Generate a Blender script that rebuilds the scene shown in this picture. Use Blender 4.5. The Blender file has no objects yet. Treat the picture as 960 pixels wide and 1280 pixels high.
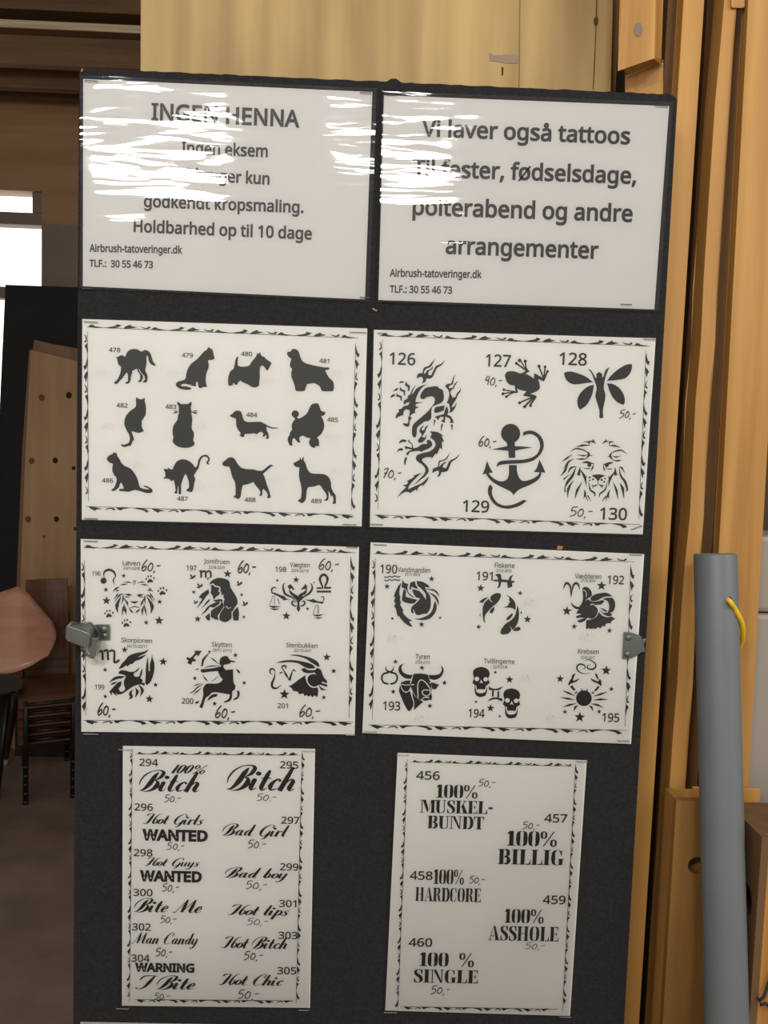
import bpy, math, random
from mathutils import Vector, Matrix, noise
from mathutils.geometry import delaunay_2d_cdt
def inside(p, l):
    c = False
    for i in range(len(l)):
        (x1, y1), (x2, y2) = l[i - 1], l[i]
        if (y1 > p[1]) != (y2 > p[1]) and p[0] < (x2 - x1) * (p[1] - y1) / (y2 - y1) + x1: c = not c
    return c
def fill(loops):
    """triangles inside the first loop and outside the others: points and index triples"""
    pts, ed = [], []
    for l in loops:
        o = len(pts); pts += [Vector((p[0], p[1])) for p in l]; ed += [(o + i, o + (i + 1) % len(l)) for i in range(len(l))]
    v, e, f = delaunay_2d_cdt(pts, ed, [], 0, 1e-9)[:3]
    v = [(p.x, p.y) for p in v]; L = [[(p[0], p[1]) for p in l] for l in loops]; out = []
    for t in f:
        c = (sum(v[i][0] for i in t) / 3, sum(v[i][1] for i in t) / 3)
        if inside(c, L[0]) and not any(inside(c, h) for h in L[1:]): out.append(tuple(t))
    return v, out
random.seed(7)
SC = bpy.context.scene
COL = SC.collection

# ------------------------------------------------------------------ camera
# board frame: X right along the display board, Z up, Y away from the camera, board face at Y = 0
RC = ((0.99922037, -0.03357167, -0.02077479), (0.03203397, 0.99700567, -0.07038129), (0.0230754, 0.06966092, 0.99730381))
FPX = 980.0
CAM = Vector((-0.019381, -0.837628, 1.55))
def w3(r): return Vector((r[0], r[2], -r[1]))
cd = bpy.data.cameras.new('camera'); cam = bpy.data.objects.new('camera', cd); COL.objects.link(cam)
ax, ay, az = w3(RC[0]), -w3(RC[1]), -w3(RC[2])
cam.matrix_world = Matrix(((ax.x, ay.x, az.x, CAM.x), (ax.y, ay.y, az.y, CAM.y), (ax.z, ay.z, az.z, CAM.z), (0, 0, 0, 1)))
cd.sensor_width = 36.0; cd.lens = FPX / 1280 * 36.0; cd.clip_start = 0.02; cd.clip_end = 60
SC.camera = cam

# ------------------------------------------------------------------ sky, lights, exposure
wd = bpy.data.worlds.new('sky'); SC.world = wd; wd.use_nodes = True
nt = wd.node_tree; bg = nt.nodes['Background']
tc = nt.nodes.new('ShaderNodeTexCoord'); sx = nt.nodes.new('ShaderNodeSeparateXYZ'); rp = nt.nodes.new('ShaderNodeValToRGB')
nt.links.new(tc.outputs['Generated'], sx.inputs[0]); nt.links.new(sx.outputs['Y'], rp.inputs['Fac'])
rp.color_ramp.elements[0].position = 0.05; rp.color_ramp.elements[0].color = (0.29, 0.272, 0.245, 1)
rp.color_ramp.elements[1].position = 0.35; rp.color_ramp.elements[1].color = (1, 1, 1, 1)
nt.links.new(rp.outputs['Color'], bg.inputs['Color']); bg.inputs['Strength'].default_value = 2.2
def area(name, loc, target, sx_, sy_, power, col):
    l = bpy.data.lights.new(name, 'AREA'); l.shape = 'RECTANGLE'; l.size = sx_; l.size_y = sy_; l.energy = power; l.color = col
    o = bpy.data.objects.new(name, l); COL.objects.link(o); o.location = loc
    o.rotation_euler = (Vector(target) - Vector(loc)).to_track_quat('-Z', 'Z').to_euler(); return o
area('strip_light', (-0.76, -1.9, 2.56), (-0.2, 0, 1.55), 0.46, 0.09, 13, (1.0, 0.97, 0.92))
area('strip_light', (0.04, -1.9, 2.58), (0.0, 0, 1.55), 0.42, 0.09, 11.5, (1.0, 0.97, 0.92))
area('right_fill', (1.9, -1.25, 2.7), (0.1, 0, 1.55), 0.9, 0.8, 19, (1.0, 0.93, 0.82))  # unseen fill lamp added at the right to brighten the planks
vs = SC.view_settings
vs.view_transform = 'Standard'; vs.look = 'None'; vs.exposure = 0.06; vs.gamma = 1.0; vs.use_curve_mapping = False

# ------------------------------------------------------------------ rays
def ray(px, py):
    c = ((px - 480) / FPX, (py - 640) / FPX, 1.0)
    b = [sum(RC[k][i] * c[k] for k in range(3)) for i in range(3)]
    return Vector((b[0], b[2], -b[1]))
def P(px, py, y=0.0):
    d = ray(px, py); return CAM + d * ((y - CAM.y) / d.y)
def FL(px, py):
    d = ray(px, py); return CAM + d * (-CAM.z / d.z)

# ------------------------------------------------------------------ materials
MATS = {}
def nodes(name):
    m = bpy.data.materials.new(name); m.use_nodes = True; t = m.node_tree
    return m, t, t.nodes['Principled BSDF']
def plain(name, col, rough=0.6, metal=0.0, var=0.0, scale=20, bump=0.0):
    if name in MATS: return MATS[name]
    m, t, b = nodes(name)
    b.inputs['Base Color'].default_value = (*col, 1); b.inputs['Roughness'].default_value = rough; b.inputs['Metallic'].default_value = metal
    if var or bump:
        tc = t.nodes.new('ShaderNodeTexCoord'); n = t.nodes.new('ShaderNodeTexNoise'); n.inputs['Scale'].default_value = scale; n.inputs['Detail'].default_value = 6
        t.links.new(tc.outputs['Object'], n.inputs['Vector'])
        if var:
            r = t.nodes.new('ShaderNodeValToRGB')
            r.color_ramp.elements[0].position = .3; r.color_ramp.elements[1].position = .7
            r.color_ramp.elements[0].color = (*[c * (1 - var) for c in col], 1); r.color_ramp.elements[1].color = (*[min(1, c * (1 + var)) for c in col], 1)
            t.links.new(n.outputs['Fac'], r.inputs['Fac']); t.links.new(r.outputs['Color'], b.inputs['Base Color'])
        if bump:
            bu = t.nodes.new('ShaderNodeBump'); bu.inputs['Strength'].default_value = bump; bu.inputs['Distance'].default_value = .002
            t.links.new(n.outputs['Fac'], bu.inputs['Height']); t.links.new(bu.outputs['Normal'], b.inputs['Normal'])
    MATS[name] = m; return m
def wood(name, c0, c1, grain='Z', knots=0.0, rough=0.6, fine=1.0, blot=0.35, knotcol=(.12, .045, .015), lo=.34, hi=.66):
    """grain stretched along one axis, soft blotches and optional dark knots"""
    if name in MATS: return MATS[name]
    m, t, b = nodes(name); b.inputs['Roughness'].default_value = rough
    tc = t.nodes.new('ShaderNodeTexCoord'); mp = t.nodes.new('ShaderNodeMapping')
    k = {'X': (1.2, 28, 28), 'Y': (28, 1.2, 28), 'Z': (28, 28, 1.2)}[grain]
    mp.inputs['Scale'].default_value = [v * fine for v in k]
    t.links.new(tc.outputs['Object'], mp.inputs['Vector'])
    n = t.nodes.new('ShaderNodeTexNoise'); n.inputs['Scale'].default_value = 1.6; n.inputs['Detail'].default_value = 7; n.inputs['Distortion'].default_value = .6
    t.links.new(mp.outputs[0], n.inputs['Vector'])
    n2 = t.nodes.new('ShaderNodeTexNoise'); n2.inputs['Scale'].default_value = 5.0; n2.inputs['Detail'].default_value = 3
    mp2 = t.nodes.new('ShaderNodeMapping'); mp2.inputs['Scale'].default_value = [.35 if a == grain else 1.4 for a in 'XYZ']
    t.links.new(tc.outputs['Object'], mp2.inputs['Vector']); t.links.new(mp2.outputs[0], n2.inputs['Vector'])
    ad = t.nodes.new('ShaderNodeMix'); ad.data_type = 'FLOAT'; ad.inputs[0].default_value = blot
    t.links.new(n.outputs['Fac'], ad.inputs[2]); t.links.new(n2.outputs['Fac'], ad.inputs[3])
    r = t.nodes.new('ShaderNodeValToRGB'); r.color_ramp.elements[0].position = lo; r.color_ramp.elements[1].position = hi
    r.color_ramp.elements[0].color = (*c0, 1); r.color_ramp.elements[1].color = (*c1, 1)
    t.links.new(ad.outputs[0], r.inputs['Fac'])
    out = r.outputs['Color']
    if knots:
        v = t.nodes.new('ShaderNodeTexVoronoi'); v.inputs['Scale'].default_value = knots
        t.links.new(mp2.outputs[0], v.inputs['Vector'])
        r2 = t.nodes.new('ShaderNodeValToRGB'); r2.color_ramp.elements[0].position = .04; r2.color_ramp.elements[1].position = .12
        r2.color_ramp.elements[0].color = (1, 1, 1, 1); r2.color_ramp.elements[1].color = (0, 0, 0, 1)
        t.links.new(v.outputs['Distance'], r2.inputs['Fac'])
        mx = t.nodes.new('ShaderNodeMix'); mx.data_type = 'RGBA'
        t.links.new(r2.outputs['Color'], mx.inputs[0]); t.links.new(out, mx.inputs[6]); mx.inputs[7].default_value = (*knotcol, 1)
        out = mx.outputs[2]
    t.links.new(out, b.inputs['Base Color'])
    bu = t.nodes.new('ShaderNodeBump'); bu.inputs['Strength'].default_value = .15; bu.inputs['Distance'].default_value = .002
    t.links.new(n.outputs['Fac'], bu.inputs['Height']); t.links.new(bu.outputs['Normal'], b.inputs['Normal'])
    MATS[name] = m; return m
def laminate_mat(name, wave, ior=1.5):
    m = bpy.data.materials.new(name); m.use_nodes = True; t = m.node_tree; t.nodes.clear()
    o = t.nodes.new('ShaderNodeOutputMaterial'); mx = t.nodes.new('ShaderNodeMixShader'); tr = t.nodes.new('ShaderNodeBsdfTransparent'); g = t.nodes.new('ShaderNodeBsdfGlossy'); f = t.nodes.new('ShaderNodeFresnel')
    f.inputs['IOR'].default_value = ior; g.inputs['Roughness'].default_value = .045; tr.inputs[0].default_value = (.985, .985, .985, 1)
    t.links.new(f.outputs[0], mx.inputs[0]); t.links.new(tr.outputs[0], mx.inputs[1]); t.links.new(g.outputs[0], mx.inputs[2]); t.links.new(mx.outputs[0], o.inputs[0])
    if wave:
        tc = t.nodes.new('ShaderNodeTexCoord'); mp = t.nodes.new('ShaderNodeMapping'); mp.inputs['Scale'].default_value = (9, 1, 62); mp.inputs['Location'].default_value = (wave * 3.3, 0, wave)
        n = t.nodes.new('ShaderNodeTexNoise'); n.inputs['Scale'].default_value = 1; n.inputs['Detail'].default_value = 2.2; n.inputs['Distortion'].default_value = .5
        mp2 = t.nodes.new('ShaderNodeMapping'); mp2.inputs['Scale'].default_value = (9, 1, 11)
        n2 = t.nodes.new('ShaderNodeTexNoise'); n2.inputs['Scale'].default_value = 1; n2.inputs['Detail'].default_value = 1
        ad = t.nodes.new('ShaderNodeMath'); ad.operation = 'MULTIPLY_ADD'; ad.inputs[1].default_value = 3.2
        bu = t.nodes.new('ShaderNodeBump'); bu.inputs['Strength'].default_value = 1.0; bu.inputs['Distance'].default_value = .0006
        t.links.new(tc.outputs['Object'], mp.inputs[0]); t.links.new(mp.outputs[0], n.inputs['Vector'])
        t.links.new(tc.outputs['Object'], mp2.inputs[0]); t.links.new(mp2.outputs[0], n2.inputs['Vector'])
        t.links.new(n2.outputs['Fac'], ad.inputs[0]); t.links.new(n.outputs['Fac'], ad.inputs[2])
        t.links.new(ad.outputs[0], bu.inputs['Height'])
        t.links.new(bu.outputs[0], g.inputs['Normal'])
    return m
PAPER = plain('paper', (.83, .823, .785), .75, var=.02, scale=9)
NOTICE_PAPER = plain('greyish_notice_paper', (.68, .665, .645), .75, var=.02, scale=9)
INK = plain('black_print', (.013, .0125, .012), .55)
GREYINK = plain('grey_print', (.085, .08, .078), .6)
PEN = plain('pen_ink', (.055, .043, .045), .6)
FADED = plain('faded_pink_pen', (.80, .695, .65), .75)
FELT = plain('black_felt', (.0095, .009, .0105), .95, var=.45, scale=260, bump=.8)
STEEL = plain('galvanised_steel', (.17, .18, .17), .4, .7, var=.15, scale=60)
STAPLE = plain('staple_wire', (.22, .21, .20), .4, .8)
LAM_WAVY = [laminate_mat('wavy_laminate', 2.7), laminate_mat('crinkled_laminate', 9.1)]
LAM = laminate_mat('flat_laminate', 0)

# ------------------------------------------------------------------ mesh helpers
def cap_tris(loops):
    """triangles over existing corners of a flat outline, projected on its main plane"""
    P3 = [Vector(p) for l in loops for p in l]; n = len(loops[0]); nr = Vector()
    for i in range(n): nr += P3[i].cross(P3[(i + 1) % n])
    k = max(range(3), key=lambda i: abs(nr[i])); a, b_ = [i for i in range(3) if i != k]
    L = [[(Vector(p)[a], Vector(p)[b_]) for p in l] for l in loops]; flat = [p for l in L for p in l]
    v, f = fill(L); idx = [min(range(len(flat)), key=lambda i: (flat[i][0] - q[0]) ** 2 + (flat[i][1] - q[1]) ** 2) for q in v]
    return [tuple(idx[i] for i in t) for t in f]
class MB:
    def __init__(s): s.v = []; s.f = []; s.m = []
    def add(s, vs, fs, mi=0):
        o = len(s.v); s.v += [tuple(v) for v in vs]
        for f in fs: s.f.append([i + o for i in f]); s.m.append(mi)
    def box(s, a, b, mi=0):
        x0, y0, z0 = a; x1, y1, z1 = b
        s.add([(x0, y0, z0), (x1, y0, z0), (x1, y1, z0), (x0, y1, z0), (x0, y0, z1), (x1, y0, z1), (x1, y1, z1), (x0, y1, z1)],
              [(0, 3, 2, 1), (4, 5, 6, 7), (0, 1, 5, 4), (1, 2, 6, 5), (2, 3, 7, 6), (3, 0, 4, 7)], mi)
    def prism(s, front, back, mi=0):
        """front/back: matching loops of 3-D points"""
        n = len(front); tri = cap_tris([front])
        o = len(s.v); s.v += [tuple(p) for p in front] + [tuple(p) for p in back]
        # orient caps outwards
        c0 = sum((Vector(p) for p in front), Vector()) / n; c1 = sum((Vector(p) for p in back), Vector()) / n
        for t in tri:
            a, b_, c = [Vector(front[i]) for i in t]
            if (b_ - a).cross(c - a).dot(c0 - c1) < 0: t = (t[0], t[2], t[1])
            s.f.append([o + i for i in t]); s.m.append(mi); s.f.append([o + n + i for i in (t[0], t[2], t[1])]); s.m.append(mi)
        for i in range(n):
            j = (i + 1) % n; s.f.append([o + i, o + j, o + n + j, o + n + i]); s.m.append(mi)
    def tube(s, pts, r, n=10, mi=0, caps=True):
        pts = [Vector(p) for p in pts]; rs = r if isinstance(r, (list, tuple)) else [r] * len(pts)
        up = None; rings = []
        for i, p in enumerate(pts):
            d = ((pts[min(i + 1, len(pts) - 1)] - pts[max(i - 1, 0)])).normalized()
            if up is None:
                up = Vector((0, 0, 1)) if abs(d.z) < .9 else Vector((1, 0, 0))
            a = d.cross(up).normalized(); b_ = a.cross(d).normalized(); up = b_
            rings.append([p + (a * math.cos(2 * math.pi * k / n) + b_ * math.sin(2 * math.pi * k / n)) * rs[i] for k in range(n)])
        o = len(s.v)
        for rg in rings: s.v += [tuple(q) for q in rg]
        for i in range(len(pts) - 1):
            for k in range(n):
                k2 = (k + 1) % n
                s.f.append([o + i * n + k, o + i * n + k2, o + (i + 1) * n + k2, o + (i + 1) * n + k]); s.m.append(mi)
        if caps:
            s.f.append([o + k for k in range(n)][::-1]); s.m.append(mi); s.f.append([o + (len(pts) - 1) * n + k for k in range(n)]); s.m.append(mi)
    def build(s, name, mats, parent=None, smooth=False, bevel=0.0, world=True):
        me = bpy.data.meshes.new(name)
        off = parent_loc(parent) if (parent and world) else Vector()
        me.from_pydata([Vector(v) - off for v in s.v], [], s.f)
        mats = mats if isinstance(mats, (list, tuple)) else [mats]
        for m in mats: me.materials.append(m)
        if len(mats) > 1: me.polygons.foreach_set('material_index', s.m)
        if smooth: me.polygons.foreach_set('use_smooth', [True] * len(s.f))
        me.update()
        o = bpy.data.objects.new(name, me); COL.objects.link(o)
        if parent: o.parent = parent
        if bevel:
            b = o.modifiers.new('bevel', 'BEVEL'); b.width = bevel; b.segments = 2; b.limit_method = 'ANGLE'; b.angle_limit = .6
        return o
LOC = {}
def parent_loc(o):
    v = Vector()
    while o: v += o.location; o = o.parent
    return v
def tag(o, label, cat=None, group=None, kind=None):
    if label: o['label'] = label
    if cat: o['category'] = cat
    if group: o['group'] = group
    if kind: o['kind'] = kind
    return o
def empty(name, loc, label, cat, group=None, rz=0):
    o = bpy.data.objects.new(name, None); COL.objects.link(o); o.location = loc; o.rotation_euler.z = rz; o.empty_display_size = .05
    return tag(o, label, cat, group)
def struct(name, mb, mats, **k):
    o = mb.build(name, mats, **k); o['kind'] = 'structure'; o['label'] = name.replace('_', ' '); return o
def copy_tree(o, parent=None):
    c = o.copy(); COL.objects.link(c)
    if parent: c.parent = parent; c.matrix_parent_inverse = o.matrix_parent_inverse
    for ch in list(o.children): copy_tree(ch, c)
    return c

# ------------------------------------------------------------------ drawing on the board plane (x, z in metres)
Y_PAPER, Y_INK, Y_CUT, Y_LAM = -0.0010, -0.0013, -0.0015, -0.0022
def smooth_loop(pts, closed=True, sub=3, corner=52):
    n = len(pts)
    if n < 3: return pts
    def is_corner(i):
        if not closed and i in (0, n - 1): return True
        a, b_, c = pts[i - 1], pts[i], pts[(i + 1) % n]
        v1 = (b_[0] - a[0], b_[1] - a[1]); v2 = (c[0] - b_[0], c[1] - b_[1])
        an = abs(math.degrees(math.atan2(v1[0] * v2[1] - v1[1] * v2[0], v1[0] * v2[0] + v1[1] * v2[1])))
        return an > corner
    cr = [is_corner(i) for i in range(n)]
    def tan(i, j0, j1):
        if cr[i]: return None
        return ((pts[j1][0] - pts[j0][0]) / 2, (pts[j1][1] - pts[j0][1]) / 2)
    out = []
    for i in range(n if closed else n - 1):
        j = (i + 1) % n; p, q = pts[i], pts[j]
        d = (q[0] - p[0], q[1] - p[1])
        L = math.hypot(*d)
        def lim(t):
            l = math.hypot(*t); return t if l < 1.3 * L or l == 0 else (t[0] * 1.3 * L / l, t[1] * 1.3 * L / l)
        t0 = tan(i, (i - 1) % n, j); t1 = tan(j, i, (j + 1) % n)
        if t0 is None and t1 is None: out.append(p); continue
        t0 = lim(t0) if t0 else d; t1 = lim(t1) if t1 else d
        for k in range(sub):
            s = k / sub; h1 = 2 * s ** 3 - 3 * s ** 2 + 1; h2 = s ** 3 - 2 * s ** 2 + s; h3 = -2 * s ** 3 + 3 * s ** 2; h4 = s ** 3 - s ** 2
            out.append((h1 * p[0] + h2 * t0[0] + h3 * q[0] + h4 * t1[0], h1 * p[1] + h2 * t0[1] + h3 * q[1] + h4 * t1[1]))
    if not closed: out.append(pts[-1])
    return out
def ribbon(pts, ws, sub=4):
    """pts polyline, ws width at each; returns quads' (verts, faces)"""
    if sub > 1 and len(pts) > 2:
        q = smooth_loop(pts, False, sub, corner=200)
        # rebuild width along param
        nseg = len(pts) - 1; W = []
        for i in range(len(q)):
            t = i / (len(q) - 1) * nseg; a = min(int(t), nseg - 1); W.append(ws[a] + (ws[a + 1] - ws[a]) * (t - a))
        pts, ws = q, W
    v = []; n = len(pts)
    for i, p in enumerate(pts):
        a = pts[max(i - 1, 0)]; b_ = pts[min(i + 1, n - 1)]
        dx, dy = b_[0] - a[0], b_[1] - a[1]; L = math.hypot(dx, dy) or 1
        nx, ny = -dy / L * ws[i] / 2, dx / L * ws[i] / 2
        v += [(p[0] + nx, p[1] + ny), (p[0] - nx, p[1] - ny)]
    return v, [(2 * i, 2 * i + 1, 2 * i + 3, 2 * i + 2) for i in range(n - 1)]
class Ink(MB):
    """flat print; m maps drawing coordinates to photo pixels on the board, or straight to the board"""
    def poly(s, pts, fn, y, mi=0):
        pts, tri = fill([pts]); V = [fn(p[0], p[1], y) for p in pts]; F = []
        for t in tri:
            a, b_, c = [V[i] for i in t]
            F.append(t if (b_ - a).cross(c - a).y < 0 else (t[0], t[2], t[1]))
        s.add(V, F, mi)
    def rib(s, pts, ws, fn, y, mi=0, sub=4):
        v, f = ribbon(pts, ws, sub); V = [fn(a, b_, y) for a, b_ in v]
        F = []
        for q in f:
            a, b_, c = V[q[0]], V[q[1]], V[q[2]]
            F.append(q if (b_ - a).cross(c - a).y < 0 else q[::-1])
        s.add(V, F, mi)
def star_pts(x, y, r, rot=0, k=.42):
    r0 = abs(r); o = []
    for i in range(10):
        a = -math.pi / 2 + i * math.pi / 5 + (math.pi if r < 0 else 0) + rot; q = r0 if i % 2 == 0 else r0 * k
        o.append((x + q * math.cos(a), y + q * math.sin(a)))
    return o
def circ(x, y, rx, ry=None, n=22):
    ry = ry or rx; return [(x + rx * math.cos(2 * math.pi * i / n), y + ry * math.sin(2 * math.pi * i / n)) for i in range(n)]
def parse(t): return [tuple(float(q) for q in p.split(',')) for p in t.split()]
def draw(crop, src):
    """src lines: p polygon, q unprinted patch, t tapered stroke, u even stroke, w unprinted line, c disc, C unprinted disc, * star, k paw, b butterfly"""
    x0, y0, sc = crop; ink = Ink()
    fn = lambda x, y, d: P(x0 + x / sc, y0 + y / sc, d)
    for item in src.replace('\n', ';').split(';'):
        item = item.strip()
        if not item: continue
        k, rest = item[0], item[1:].strip()
        if k in 'pq':
            ink.poly(smooth_loop(parse(rest)), fn, Y_INK if k == 'p' else Y_CUT, 0 if k == 'p' else 1)
        elif k in 'tuw':
            W, pts = rest.split(' ', 1); W = float(W); pts = parse(pts); n = len(pts)
            ws = [W] * n if k != 't' else [max(W * .12, W * math.sin(math.pi * (i + .05) / (n - .9))) for i in range(n)]
            if k == 't' and n == 2: ws = [W, W * .2]
            ink.rib(pts, ws, fn, Y_CUT if k == 'w' else Y_INK, 1 if k == 'w' else 0)
        elif k in 'cC':
            a, r = rest.split(' '); (x, y), = parse(a); ink.poly(circ(x, y, float(r)), fn, Y_INK if k == 'c' else Y_CUT, 0 if k == 'c' else 1)
        elif k == '*':
            a, r = rest.split(' '); (x, y), = parse(a); ink.poly(star_pts(x, y, float(r), .05), fn, Y_INK)
        elif k == 'k':
            a, r = rest.split(' '); (x, y), = parse(a); r = float(r)
            ink.poly(smooth_loop([(x - .1 * r, y - .15 * r), (x + .3 * r, y + .05 * r), (x + .7 * r, y + .45 * r), (x + .45 * r, y + .7 * r), (x, y + .62 * r), (x - .5 * r, y + .85 * r), (x - .65 * r, y + .5 * r), (x - .4 * r, y + .15 * r)]), fn, Y_INK)
            for dx, dy in ((-.85, -.1), (-.42, -.62), (.2, -.7), (.85, -.25)):
                ink.poly(circ(x + dx * r, y + dy * r, .17 * r, .25 * r, 10), fn, Y_INK)
        elif k == 'b':
            a, r = rest.split(' '); (x, y), = parse(a); r = float(r); sg = 1 if random.random() < .5 else -1
            for pts in ([(-.1, .1), (.35, -.35), (.95, -.65), (.75, .1), (.25, .35)], [(-.05, .15), (-.55, -.15), (-.55, -.95), (-.1, -.45), (.05, 0)], [(0, .1), (-.7, .2), (-.75, .55), (-.25, .5), (0, .75), (.2, .35)]):
                ink.poly(smooth_loop([(x + sg * a_ * r, y + b_ * r) for a_, b_ in pts]), fn, Y_INK)
    return ink

# ------------------------------------------------------------------ lettering

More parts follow.
